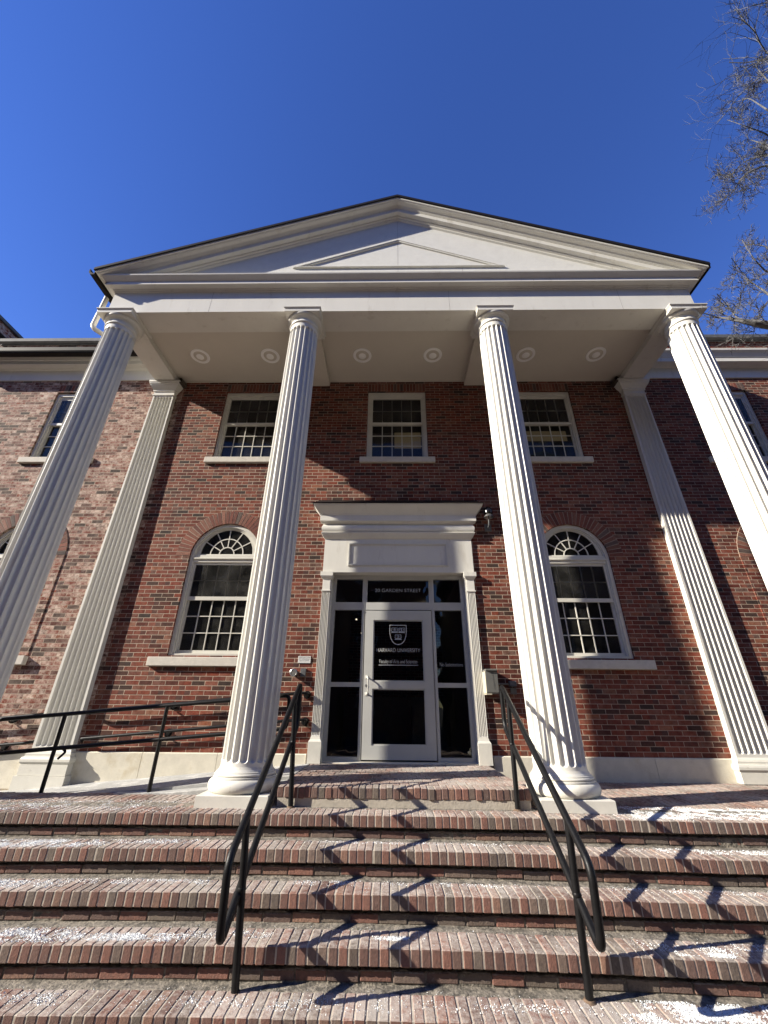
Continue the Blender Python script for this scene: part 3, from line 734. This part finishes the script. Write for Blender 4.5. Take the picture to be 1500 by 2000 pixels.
mb.prism(rectl(-.548, .548, .205, 2.345), [rectl(-.41, .407, .385, 1.148), rectl(-.41, .407, 1.25, 2.19)], Y-.012, Y+.045)
for c2, d in ((.385, 1.148), (1.25, 2.19)):
    mb.prism(rectl(-.412, .409, c2-.002, d+.002), [rectl(-.392, .389, c2+.018, d-.018)], Y+.0, Y+.03)
leaf = mb.build('door', DOORP, E_)
mb = MB(); mb.pane(-.411, .408, Y+.014, .384, 1.149); mb.pane(-.411, .408, Y+.014, 1.249, 2.191); mb.build('door_glass', GLASSD, leaf)
mb = MB(); hx = -.475
mb.tube(fillet([(hx-.02, Y-.01, 1.315), (hx, Y-.07, 1.30), (hx+.005, Y-.075, 1.19), (hx, Y-.07, 1.085), (hx-.02, Y-.01, 1.07)], .03), .011, 10)
mb.box(hx-.045, hx-.005, Y-.02, Y-.01, 1.29, 1.335, .003); mb.box(hx-.045, hx-.005, Y-.02, Y-.01, 1.05, 1.095, .003)
mb.build('handle', WHITE, leaf, auto=40)
mb = MB(); mb.loft([[(hx-.03+.016*math.cos(t*math.pi/8), yy, 1.19+.02*math.sin(t*math.pi/8)) for t in range(16)] for yy in (Y-.022, Y-.01)]); mb.build('lock_cylinder', STEEL, leaf)
mb = MB(); mb.box(-.55, .55, Y-.014, Y-.010, 2.346, 2.354); mb.build('weather_strip', RUBBER, E_)
gy = Y+.0125
text('20 GARDEN STREET', .085, 0.0, Y+.033, 2.695, GREYL, E_, width=.79)
text('HARVARD UNIVERSITY', .085, -.004, gy, 1.715, LETTER, leaf, width=.70, font_off=.0)
text('Faculty of Arts and Sciences', .082, -.004, gy, 1.545, LETTER, leaf, width=.60)
text('No Solicitations', .08, .835, Y+.033, 1.505, GREYL, E_, width=.36)
mb = MB(); mb.box(-.315, .31, gy-.001, gy+.0005, 1.488, 1.496)
# the crest: shield outline with three open books
def shield(cx, zt, w, h):
    L = [(cx-w, zt), (cx+w, zt), (cx+w, zt-h*.32)]
    for t in range(1, 9):
        a = t/9; L.append((cx+w*math.cos(a*math.pi/2)**.85, zt-h*.32-h*.68*math.sin(a*math.pi/2)))
    L.append((cx, zt-h))
    for t in range(8, 0, -1):
        a = t/9; L.append((cx-w*math.cos(a*math.pi/2)**.85, zt-h*.32-h*.68*math.sin(a*math.pi/2)))
    L.append((cx-w, zt-h*.32)); return L
mb.prism(shield(-.005, 2.115, .140, .315), [shield(-.005, 2.104, .130, .292)], gy-.001, gy+.0005)
crest = mb.build('crest', LETTER, leaf)
mb = MB()
for bx, bz in ((-.062, 2.035), (.055, 2.035), (-.004, 1.925)):
    for sg in (-1, 1):
        a, b = sorted((bx+sg*.002, bx+sg*.047)); mb.prism(rectl(a, b, bz-.036, bz+.036), [rectl(a+.006, b-.006, bz-.024, bz+.030)], gy-.001, gy+.0005)
    mb.box(bx-.055, bx+.055, gy-.0008, gy+.0003, bz-.047, bz-.038)
    for sg in (-1, 1): mb.box(min(bx+sg*.05, bx+sg*.058), max(bx+sg*.05, bx+sg*.058), gy-.001, gy+.0005, bz+.008, bz+.02); mb.box(min(bx+sg*.05, bx+sg*.058), max(bx+sg*.05, bx+sg*.058), gy-.001, gy+.0005, bz-.02, bz-.008)
mb.build('crest_books', GREYL, leaf)
for s_, bx, bz in (('VE', -.062, 2.037), ('RI', .055, 2.037), ('TAS', -.004, 1.927)): text(s_, .05, bx, gy, bz, LETTER, leaf, width=.066)
mb = MB(); V = [(-1.15, .235, .15), (1.15, .235, .15), (1.15, 4.0, .15), (-1.15, 4.0, .15), (-1.15, .235, 3.1), (1.15, .235, 3.1), (1.15, 4.0, 3.1), (-1.15, 4.0, 3.1)]
mb.add(V, [(0, 1, 2, 3), (4, 7, 6, 5), (0, 3, 7, 4), (1, 5, 6, 2), (3, 2, 6, 7)]); mb.build('lobby_lining', ROOM, E_)

EM, t_, ns_, ln_, b_ = newmat('lit_tube'); b_.inputs['Emission Color'].default_value = (1, .85, .6, 1); b_.inputs['Emission Strength'].default_value = .9; b_.inputs['Base Color'].default_value = (.8, .8, .8, 1)
for (x, y, z, dx, dy) in ((.62, 2.6, 3.02, .16, .9), (-.95, 3.0, 2.75, .12, .08), (-.82, 3.1, 2.45, .09, .07)):
    mb = MB(); mb.box(x, x+dx*.25, y, y+dy, z, z+.02); mb.build('lobby_lamp', EM, E_)
mb = MB(); mb.box(-1.15, 1.15, 3.2, 3.25, .15, 1.1); mb.box(.3, .9, 2.2, 2.7, .15, .9); mb.build('lobby_desk', BROWNP, E_)
# board seams on the broad painted faces
mb = MB()
for x in (-3.35, .9, 3.9): mb.box(x, x+.004, -YO-.0012, -YO+.01, HB+.004, 7.65)
for x, zt_ in ((0.0, 9.78), (1.2, 8.3)): mb.box(x, x+.004, -YO-.0006, -YO+.01, 7.9, zt_)
for x in (-2.2, 2.4): mb.box(x, x+.003, -YO-.1312, -YO-.12, 7.716, 7.772)
mb.build('board_seam', SEAM, B)
# ------------------------------------------------------------------ fittings on the building
GR = 'round recessed lights in the porch ceiling'
lx = [-3.98, -2.56, -.70, .71, 2.56, 3.95]
names = ['round recessed ceiling light beside the far left column', 'round ceiling light left of the second column', 'round ceiling light over the door, the left of the middle two',
         'round ceiling light over the door, the right of the middle two', 'round ceiling light just right of the third column', 'round recessed ceiling light nearest the far right column']
lt0 = empty('ceiling_light', (lx[0], -.73, 7.252))
def ring_mesh(prof, n=32):
    mb = MB(); mb.loft([[(r*math.cos(2*math.pi*i/n), r*math.sin(2*math.pi*i/n), z) for i in range(n)] for r, z in prof], cap=False); return mb
ring_mesh([(.185, 0), (.183, -.012), (.17, -.017), (.135, -.014), (.128, -.004), (.12, .0)]).build('trim_ring', RINGW, lt0, auto=40)
ring_mesh([(.13, -.006), (.10, -.016), (.05, -.027), (.02, -.030), (.001, -.0305)]).build('lens', SOFF, lt0, auto=60)
ring_mesh([(.075, -.022), (.06, -.034), (.03, -.040), (.001, -.041)]).build('reflector', RINGW, lt0, auto=60)
for i, x in enumerate(lx):
    if i == 0: o = lt0
    else:
        o = lt0.copy(); C.objects.link(o); o.location = (x, -.73, 7.252)
        for ch in list(lt0.children):
            c2 = ch.copy(); C.objects.link(c2); c2.parent = o
    tag(o, names[i], 'ceiling light', GR)
def flood(sg, label):
    o = empty('flood_light'); cx = sg*4.62; mb = MB(); secs = []
    for t in range(9):
        a = math.pi*t/8; secs.append([(cx+.075*math.cos(a)*(1-.25*k), -.03-.17*k+.02*math.sin(a), 7.09+.15*math.sin(a)*(1-.2*k)) for k in (0, .3, .7, 1.)])
    mb.loft(secs, closed=False); mb.build('hood', BROWNP, o, auto=40)
    mb = MB(); mb.box(cx-.07, cx+.07, -.19, -.005, 7.075, 7.10, .006); mb.box(cx-.05, cx+.05, -.03, -.0, 7.08, 7.2, .004); mb.build('back_plate', BROWNP, o)
    mb = MB(); mb.tube(fillet([(cx, -.02, 7.2), (cx+sg*.0, -.02, 7.24)], .01), .008, 8); mb.build('conduit', BROWNP, o)
    tag(o, label, 'flood light', 'brown fixtures above the pilaster capitals')
flood(-1, 'small brown hooded fixture tucked by the left pilaster capital'); flood(1, 'small brown hooded fixture tucked by the right pilaster capital')

# wall lantern right of the door
o = empty('wall_lantern', (0, 0, 0)); cx = 1.61
mb = MB(); mb.box(cx-.06, cx+.06, -.02, 0, 3.72, 3.86, .006); mb.build('back_plate', GREYP, o)
mb = MB(); mb.tube(fillet([(cx-.005, -.02, 3.77), (cx-.005, -.13, 3.79), (cx, -.15, 3.93), (cx, -.15, 3.99)], .04), .014, 10); mb.build('arm', LEAD, o, auto=40)
mb = MB(); mb.lathe([(.001, 4.01), (.03, 4.005), (.055, 3.985), (.078, 3.955), (.085, 3.935), (.078, 3.937), (.05, 3.975), (.001, 3.99)], cx, -.15, 28); mb.build('lamp_shade', STEEL, o, auto=40)
mb = MB(); mb.lathe([(.02, 4.0), (.075, 4.01), (.078, 4.06), (.06, 4.11), (.03, 4.14), (.001, 4.15)], cx, -.15, 24); mb.build('lamp_cap', RUBBER, o, auto=40)
tag(o, 'black gooseneck wall lantern on brick right of the door cornice', 'wall lamp')
# assistance phone box
o = empty('assistance_phone_box')
mb = MB(); mb.loft([[(1.28, y, z), (1.45, y, z), (1.45, y2, z), (1.28, y2, z)] for z, y, y2 in ((1.08, -.20, 0), (1.10, -.21, 0), (1.39, -.225, 0), (1.395, -.25, 0), (1.41, -.25, 0), (1.415, -.23, 0))]); mb.build('housing', GREYP, o)
mb = MB(); mb.box(1.272, 1.279, -.20, -.01, 1.085, 1.385, .002); mb.box(1.27, 1.35, -.215, -.0, 1.068, 1.079, .002); mb.build('side_panel', CREAMP, o)
for i, ch in enumerate('ASSISTANCE'): text(ch, .028, 1.385, -.224+.0006*i, 1.365-i*.0235, INK, o)
tag(o, 'grey metal phone box lettered down its front, on brick right of the door', 'phone box')
o = empty('junction_box')
mb = MB(); mb.box(1.655, 1.755, -.085, 0, 1.185, 1.262, .005); mb.build('cover', LEAD, o)
mb = MB(); mb.box(1.67, 1.76, -.03, 0, 1.08, 1.172, .004); mb.build('plate', GREYP, o)
mb = MB(); mb.tube([(1.66, -.03, 1.22), (1.45, -.03, 1.22)], .012, 8); mb.build('conduit', GREYP, o)
tag(o, 'small grey electrical box on the brick right of the phone box', 'electrical box')
o = empty('push_button')
mb = MB(); n = 28; mb.loft([[(-1.598+r*math.cos(2*math.pi*i/n), y, 1.352+r*math.sin(2*math.pi*i/n)) for i in range(n)] for r, y in ((.045, 0), (.05, -.09), (.056, -.10), (.056, -.115), (.048, -.12), (.044, -.114), (.001, -.114))]); mb.build('button', STEEL, o, auto=35)
mb = MB(); mb.box(-1.508, -1.428, -.035, 0, 1.30, 1.42, .004); mb.build('switch_plate', LEAD, o)
tag(o, 'round steel push button and small switch plate on brick left of the door', 'door button')
o = empty('button_sign'); mb = MB(); mb.box(-1.567, -1.372, -.012, 0, 1.497, 1.60, .002); mb.build('plate', PLATE, o)
for i, t_ in enumerate(('PRESS BUTTON', 'for wheelchair', 'access door')): text(t_, .026, -1.47, -.0125, 1.582-i*.024, INK, o, width=(.165, .17, .145)[i])
tag(o, 'small white plate of three printed lines on brick above the push button', 'sign')
# downspout
o = empty('downspout'); mb = MB()
mb.tube(fillet([(-5.50, -1.62, 7.86), (-5.52, -1.62, 7.02), (-5.20, -1.46, 6.86), (-5.17, -1.42, 6.6), (-5.17, -1.42, .35), (-5.17, -1.42, .1)], .07, 5), .042, 8); mb.build('pipe', WHITE, o)
mb = MB()
for z in (6.3, 4.2, 2.1): mb.box(-5.22, -5.12, -1.47, -1.37, z, z+.03)
mb.build('strap', WHITE2, o)
tag(o, 'white downspout dropping from the dark gutter behind the far left column', 'downspout')

# ------------------------------------------------------------------ railings
def flange(mb, x, y, z):
    n = 16
    for r, ya in ((.055, -.012), (.030, -.03)): mb.loft([[(x+r*math.cos(2*math.pi*i/n), yy, z+r*math.sin(2*math.pi*i/n)) for i in range(n)] for yy in (0, ya)])
def stair_rail(x, xb, label):
    o = empty('stair_handrail'); r = .0255
    zl = lambda y: 1.785+.648*y
    zu = lambda y: 2.218+.648*y
    lp = [(x, -1.68, zu(-1.68)), (x, -3.42, zu(-3.42)), (x, -3.375, zl(-3.375)+.02), (x, -3.36, zl(-3.36)), (x, -1.66, zl(-1.66))]
    mb = MB(); mb.tube(fillet([lp[0], lp[1], (x, -3.385, zl(-3.385)-.005), lp[4]], .085, 7, True), r, 14, closed=True); mb.build('rail_loop', BLACK, o, auto=50)
    for yb, yt, zb in ((-3.10, -3.14, -.737), (-1.895, -1.92, 0.)):
        mb = MB(); mb.tube([(xb, yb, zb-.02), (x, yt, zu(yt))], r*.97, 14); pst = mb.build('post', BLACK, o, auto=50)
        mb = MB(); mb.lathe([(.046, zb-.004), (.043, zb+.004), (.034, zb+.008), (.030, zb+.016), (.02, zb+.017)], xb, yb, 20); mb.build('foot_collar', RUST, pst, auto=50)
        mb = MB(); mb.lathe([(.0265, zl(yb)-.01), (.031, zl(yb)), (.0265, zl(yb)+.012)], xb+(x-xb)*.62, yb+(yt-yb)*.6, 16); mb.build('weld', BLACK, pst, auto=60)
    tag(o, label, 'handrail', 'black pipe handrails on the brick steps'); return o
stair_rail(-1.15, -1.095, 'black pipe stair handrail on the left side of the brick steps')
stair_rail(1.12, 1.10, 'black pipe stair handrail on the right side of the brick steps')
o = empty('ramp_railing'); yr = -1.25
def zt(x): return .955+(x+2.03)*.085
mb = MB(); X1 = -1.36
mb.tube(fillet([(-9.0, yr, zt(-9.0)), (X1, yr, zt(X1)), (X1, yr, zt(X1)-.36), (-9.0, yr, zt(-9)-.36)], .07, 6), .023, 12); mb.build('rail', BLACK, o, auto=50)
for x in (-7.8, -6.5, -5.2, -4.06, -2.84):
    mb = MB(); mb.tube([(x, yr, rz(x)-.25), (x, yr, zt(x))], .022, 12); mb.build('post', BLACK, o, auto=50)
mb = MB(); mb.tube(fillet([(-3.98, yr+.02, zt(-3.98)-.37), (-3.93, yr+.02, zt(-3.98)-.40), (-4.0, yr+.02, zt(-4)-.47)], .03), .014, 8); mb.build('drop_hook', BLACK, o, auto=50)
tag(o, 'black pipe railing with sloping bars along the edge of the concrete ramp', 'railing')
def wall_rail(x0, x1, label):
    o = empty('wall_handrail')
    for z0 in (.0, -.355):
        za = lambda x: 1.072+(x+1.34)*.083+z0
        mb = MB(); pts = [(x0+.0, -.03, za(x0)-.03), (x0+.02, -.105, za(x0)), (x1-.12, -.105, za(x1)), (x1, -.10, za(x1)), (x1, -.02, za(x1)-.01)] if x1 > -2 else [(x0, -.105, za(x0)), (x1-.05, -.105, za(x1)), (x1, -.03, za(x1)+.01)]
        mb.tube(fillet(pts, .05), .021, 12); mb.build('rail', BLACK, o, auto=50)
        for bx in ([x1-.02, -3.36] if x1 > -2 else [-7.4, -5.7]):
            mb = MB(); flange(mb, bx, 0, za(bx)-.02)
            mb.tube(fillet([(bx, -.02, za(bx)-.07), (bx, -.09, za(bx)-.06), (bx, -.105, za(bx))], .03), .012, 8); mb.build('bracket', BLACK, o, auto=50)
    tag(o, label, 'handrail', 'black handrails fixed to the wall by the ramp')
wall_rail(-4.58, -1.36, 'pair of black handrails bracketed to the brick between pilaster and door')
wall_rail(-9.0, -5.28, 'pair of black handrails bracketed to the brick left of the left pilaster')

# ------------------------------------------------------------------ taller wing at far left
wg = empty('brick_wing'); mb = MB()
mb.box(-22, -9.76, .02, 14, -1.1, 9.40); mb.build('wall', BRICK, wg)
mb = MB(); mb.box(-22, -9.70, -.04, 14.05, 9.40, 9.49, .006); mb.build('coping', LEAD, wg)
mb = MB(); mb.rects([(8.85, -22, -9.74, .0, 14), (8.9, -22, -9.68, -.04, 14), (8.97, -22, -9.62, -.1, 14), (9.0, -22, -9.60, -.1, 14)]); mb.build('cornice', DARKM, wg)
tag(wg, 'dark brick wing rising above the roof edge at far left', 'building')

# ------------------------------------------------------------------ road salt scattered on the bricks
import bisect
SP = [  # k (step, -1 floor), x0, x1, y offset from nosing 0..1 of tread, grains, edge falloff
    (0, 2.15, 4.6, .10, .95, 9000), (0, 1.95, 2.6, .0, .45, 900), (0, -4.2, -2.1, .05, .9, 1600), (0, -5, -3.2, .1, .6, 700),
    (1, -4.2, -2.55, .05, .95, 4200), (1, -2.6, -1.7, .4, .95, 500), (1, 1.9, 3.6, .5, 1., 700), (1, -1, 1, .6, .95, 350),
    (2, -4, -2.65, .2, .95, 1800), (2, -2.7, -1.5, .5, .95, 500), (2, 1.5, 3, .6, .95, 250), (2, -.9, -.35, .55, .95, 260), (2, -.3, .9, .65, .95, 200),
    (3, -3.4, -2.2, .1, .9, 2200), (3, -2.3, -1.5, .15, .6, 1700), (3, -1.6, -.9, .35, .75, 250), (3, -.25, .12, .35, .6, 420), (3, 1.55, 2.2, .3, .7, 260), (3, 1.75, 2.15, .12, .35, 300), (3, 2.2, 2.9, .5, .9, 300),
    (4, 1.35, 2.6, .35, 1.0, 3600), (4, 1.2, 2.2, .0, .5, 1200), (4, -3, -2.1, .3, .8, 500), (4, -1.7, 0, .2, .7, 350), (4, 0, 1.2, .3, .7, 200)]
V = []; Fc = []
def grain(x, y, z, r):
    n = len(V); pts = [(1, 1, 1), (1, -1, -1), (-1, 1, -1), (-1, -1, 1)]
    a = random.uniform(0, 6.28); ca, sa = math.cos(a), math.sin(a)
    for p in pts:
        q = [p[i]*random.uniform(.5, 1.1)*r for i in range(3)]
        V.append((x+q[0]*ca-q[1]*sa, y+q[0]*sa+q[1]*ca, z+q[2]*.7+r*.4))
    Fc.extend([(n, n+1, n+2), (n, n+3, n+1), (n, n+2, n+3), (n+1, n+3, n+2)])
from mathutils import noise as MN
for k, x0, x1, a, b, cnt in SP:
    y_n = -(FY+k*TR); m = 0; tries = 0; cnt = int(cnt*2.1)
    while m < cnt and tries < cnt*8:
        tries += 1
        u_, v_ = random.betavariate(1.6, 1.6), random.betavariate(1.5, 1.5)
        x, y = x0+(x1-x0)*u_, y_n+(a+(b-a)*v_)*(TR-.03 if k else .62)
        nn = MN.noise(Vector((x*7, y*9, k)))+.5*MN.noise(Vector((x*25, y*25, k)))
        if nn < random.uniform(-.35, .3): continue
        grain(x, y, -k*RZ+warp(x, k)-.001, abs(random.gauss(.0017, .0011))+.0007); m += 1
for _ in range(9000):                                 # a thin scatter everywhere
    k = random.randrange(6); x = random.uniform(-3.8, 3.6)
    if k == 5: x = random.uniform(-1.2, 1.2); grain(x, random.uniform(-1.8, -.2), LZ, .002)
    else: grain(x, -(FY+k*TR)+random.uniform(.02, .27), -k*RZ+warp(x, k), abs(random.gauss(.0012, .0006))+.0005)
for _ in range(1500):
    x = -1.3-abs(random.gauss(0, 1.6)); grain(x, random.uniform(-1.15, -.05), rz(x), .0025)
o = linkmesh('road_salt', V, Fc, SALTM); tag(o, 'white de-icing salt grains scattered in patches over the brick steps', 'salt', kind='stuff')

# ------------------------------------------------------------------ bare trees
LIMBS = [[(4.46, -3.45, 4.72), (4.64, -3.2, 5.65), (4.82, -2.95, 6.25), (4.27, -3.33, 6.15)],
    [(5.02, -3.07, 5.08), (4.11, -3.45, 4.82), (4.08, -3.2, 5.17), (4.37, -2.95, 5.71), (3.85, -3.33, 5.46)],
    [(3.93, -3.32, 5.02), (3.99, -3.08, 5.36), (3.44, -3.45, 4.97)],
    [(5.45, -2.95, 6.12), (4.84, -3.33, 6.41), (4.97, -3.08, 6.85)],
    [(5.32, -3.2, 6.17), (5.15, -2.95, 6.39), (4.54, -3.33, 6.15), (4.9, -3.08, 6.95)],
    [(5.97, -3.45, 8.01), (6.0, -3.2, 9.04), (5.95, -2.95, 9.39), (4.99, -3.33, 8.14), (5.22, -3.08, 8.64)],
    [(7.07, -3.08, 9.83), (6.11, -3.45, 9.84), (6.43, -3.2, 11.05), (6.44, -2.95, 11.47)],
    [(5.83, -3.33, 7.6), (6.09, -3.08, 9.01), (5.0, -3.45, 7.89), (5.02, -3.2, 7.94), (5.14, -2.95, 8.06)],
    [(7.61, -2.95, 10.91), (6.79, -3.33, 11.28), (7.33, -3.08, 12.9), (6.33, -3.45, 11.55)],
    [(6.43, -3.2, 8.72), (6.71, -2.95, 10.31), (5.72, -3.33, 9.66), (5.96, -3.08, 10.52)],
    [(6.12, -3.45, 8.44), (6.09, -3.2, 9.29), (6.29, -2.95, 10.17), (5.28, -3.33, 8.92)],
    [(7.7, -3.08, 11.59), (6.83, -3.45, 11.64), (7.36, -3.2, 12.85)],
    [(8.61, -3.32, 14.23), (9.04, -3.08, 16.42), (7.63, -3.45, 14.6), (7.87, -3.2, 15.42)]]
def tree(name, base, top, spread, seed, label, limbs=None, h=12., keep=None, paths=(), group='bare winter trees'):
    rnd = random.Random(seed); o = empty(name); mb = MB(); mc = MB()
    def seg(p, d, L, r, lev, m):
        n = 5; pts = [p]; q = Vector(p); dd = Vector(d).normalized(); rad = [r]
        for i in range(n):
            dd = (dd+Vector((rnd.gauss(0, .13), rnd.gauss(0, .13), rnd.gauss(0, .10)+.03))).normalized()
            q = q+dd*L/n; pts.append(q.copy()); rad.append(r*(1-.55*(i+1)/n))
        return pts, dd, rad
    def grow(p, d, L, r, lev):
        pts, dd, rad = seg(p, d, L, r, lev, None)
        if keep:
            n = len(pts)
            while n > 1 and not keep(pts[n-1]): n -= 1
            if n < 2: return
            pts, rad = pts[:n], rad[:n]
        mc.tube(pts, r, 5 if r > .012 else 3, radii=rad, cap=False)
        if lev <= 0: return
        for i in range(1, len(pts)):
            for _ in range(2):
                if rnd.random() < (.2 if lev > 1 else .4): continue
                ax = Vector((rnd.gauss(0, 1), rnd.gauss(0, 1), rnd.gauss(0, 1))).normalized()
                nd = (Vector(d).normalized()*.62+ax*.75+Vector((0, 0, .12))).normalized()
                grow(pts[i], nd, L*rnd.uniform(.42, .66), max(.0029, rad[i]*.6), lev-1)
    b = Vector(base); t = [b]; q = b.copy()
    for i in range(8): q = q+Vector((rnd.gauss(0, .08), rnd.gauss(0, .08), h/8)); t.append(q.copy())
    mb.tube(t, .2, 14, radii=[.24*(1-.09*i) for i in range(9)]); mb.build('trunk', BARK, o, auto=60)
    for z0, d, L, r, lev in limbs: grow(b+Vector((0, 0, z0)), d, L, r, lev)
    for P_ in paths:                                     # long boughs, each leaving the trunk and ending in twigs
        pts = [Vector(q) for q in P_]; z0 = pts[0].z-.35*(b.x-pts[0].x)
        pts = fillet([Vector((b.x, b.y, z0))]+pts, .5, 3); n = len(pts)
        rads = [.034*(1-i/n)**2+.004 for i in range(n)]
        mc.tube(pts, .03, 6, radii=rads, cap=False)
        for i in range(2, n):
            for _ in range(2 if pts[i].z > 7.5 and rnd.random() < .35 else 1):
                if rnd.random() < .12: continue
                f_ = rnd.random(); q = pts[i-1].lerp(pts[i], f_); d = (pts[i]-pts[i-1]).normalized()
                ax = Vector((rnd.gauss(0, 1), rnd.gauss(0, 1), rnd.gauss(0, 1))).normalized()
                grow(q, d*.6+ax, rnd.uniform(.16, .36)*(1.1 if q.z > 7.5 else .85), max(.0035, rads[i]*.35), 2)
    mc.build('crown', BARK, o); tag(o, label, 'tree', group); return o
tree('bare_tree', (10.25, -3.2, -1.0), 0, 0, 5, 'bare winter tree whose twigs reach in at the right edge, over the roof', [
    (8, (1, .3, .6), 4, .06, 3), (9, (.3, -1, .6), 4, .06, 3), (14, (-.3, .3, 1), 3, .05, 3)], h=18., paths=LIMBS)
tree('bare_tree', (-6, -14.5, -1.0), 0, 0, 11, 'bare winter street tree on the near pavement behind the viewer', [(5, (1, .2, .7), 4.5, .08, 3), (6, (-1, 0, .8), 4.5, .08, 3), (7, (.3, 1, .8), 4.5, .07, 3), (9, (.4, -.5, 1), 4, .06, 3), (10, (-.4, .5, 1), 3.5, .05, 3)], h=11.)
# unseen houses around the street: mirrored in the glass, sized to block low sky
def house(x0, x1, y0, y1, h, face, label):
    """face: which side looks at the square: 'N' (+y), 'E' (+x) or 'W' (-x)"""
    ob = empty('sky_blocking_house'); mb = MB(); L = (x1-x0) if face == 'N' else (y1-y0); n = int(L//4)
    ho = [rectl(1.4+i*4., 2.6+i*4., z, z+1.9) for i in range(n) for z in [.6+3.4*j for j in range(int((h-1)//3.4))]]
    def place(mb):
        for v in mb.V:
            a, d = v.x, v.y
            if face == 'N': v.x, v.y = x0+a, y1+d
            elif face == 'E': v.x, v.y = x1+d, y0+a
            else: v.x, v.y = x0-d, y0+a
        return mb
    mb.prism(rectl(0, L, -1.0, h), ho, -.35, 0); place(mb).build('wall', BRICK, ob)
    mb = MB(); mb.box(x0+.4, x1-.4, y0+.4, y1-.4, -1, h-.1); mb.build('interior', ROOM, ob)
    mb = MB(); mb.box(x0-.1, x1+.1, y0-.1, y1+.1, h, h+.5); mb.build('cornice', WHITE2, ob)
    for q in ho:
        mb = MB(); mb.prism(rectl(q[0][0]-.1, q[1][0]+.1, q[0][1]-.1, q[2][1]+.1), [q], 0, .05); place(mb).build('window_frame', WHITE2, ob)
    tag(ob, label, 'building')
house(-44, 3, -38, -25.5, 20, 'N', 'brick house across the street behind the viewer, left of the gap, made tall to block low sky')
house(4.5, 44, -38, -25.5, 22, 'N', 'taller brick house across the street behind the viewer, to the right, made tall to block low sky')
house(-58, -46, -22, 30, 14, 'E', 'unseen brick house added far to the left to block low sky')
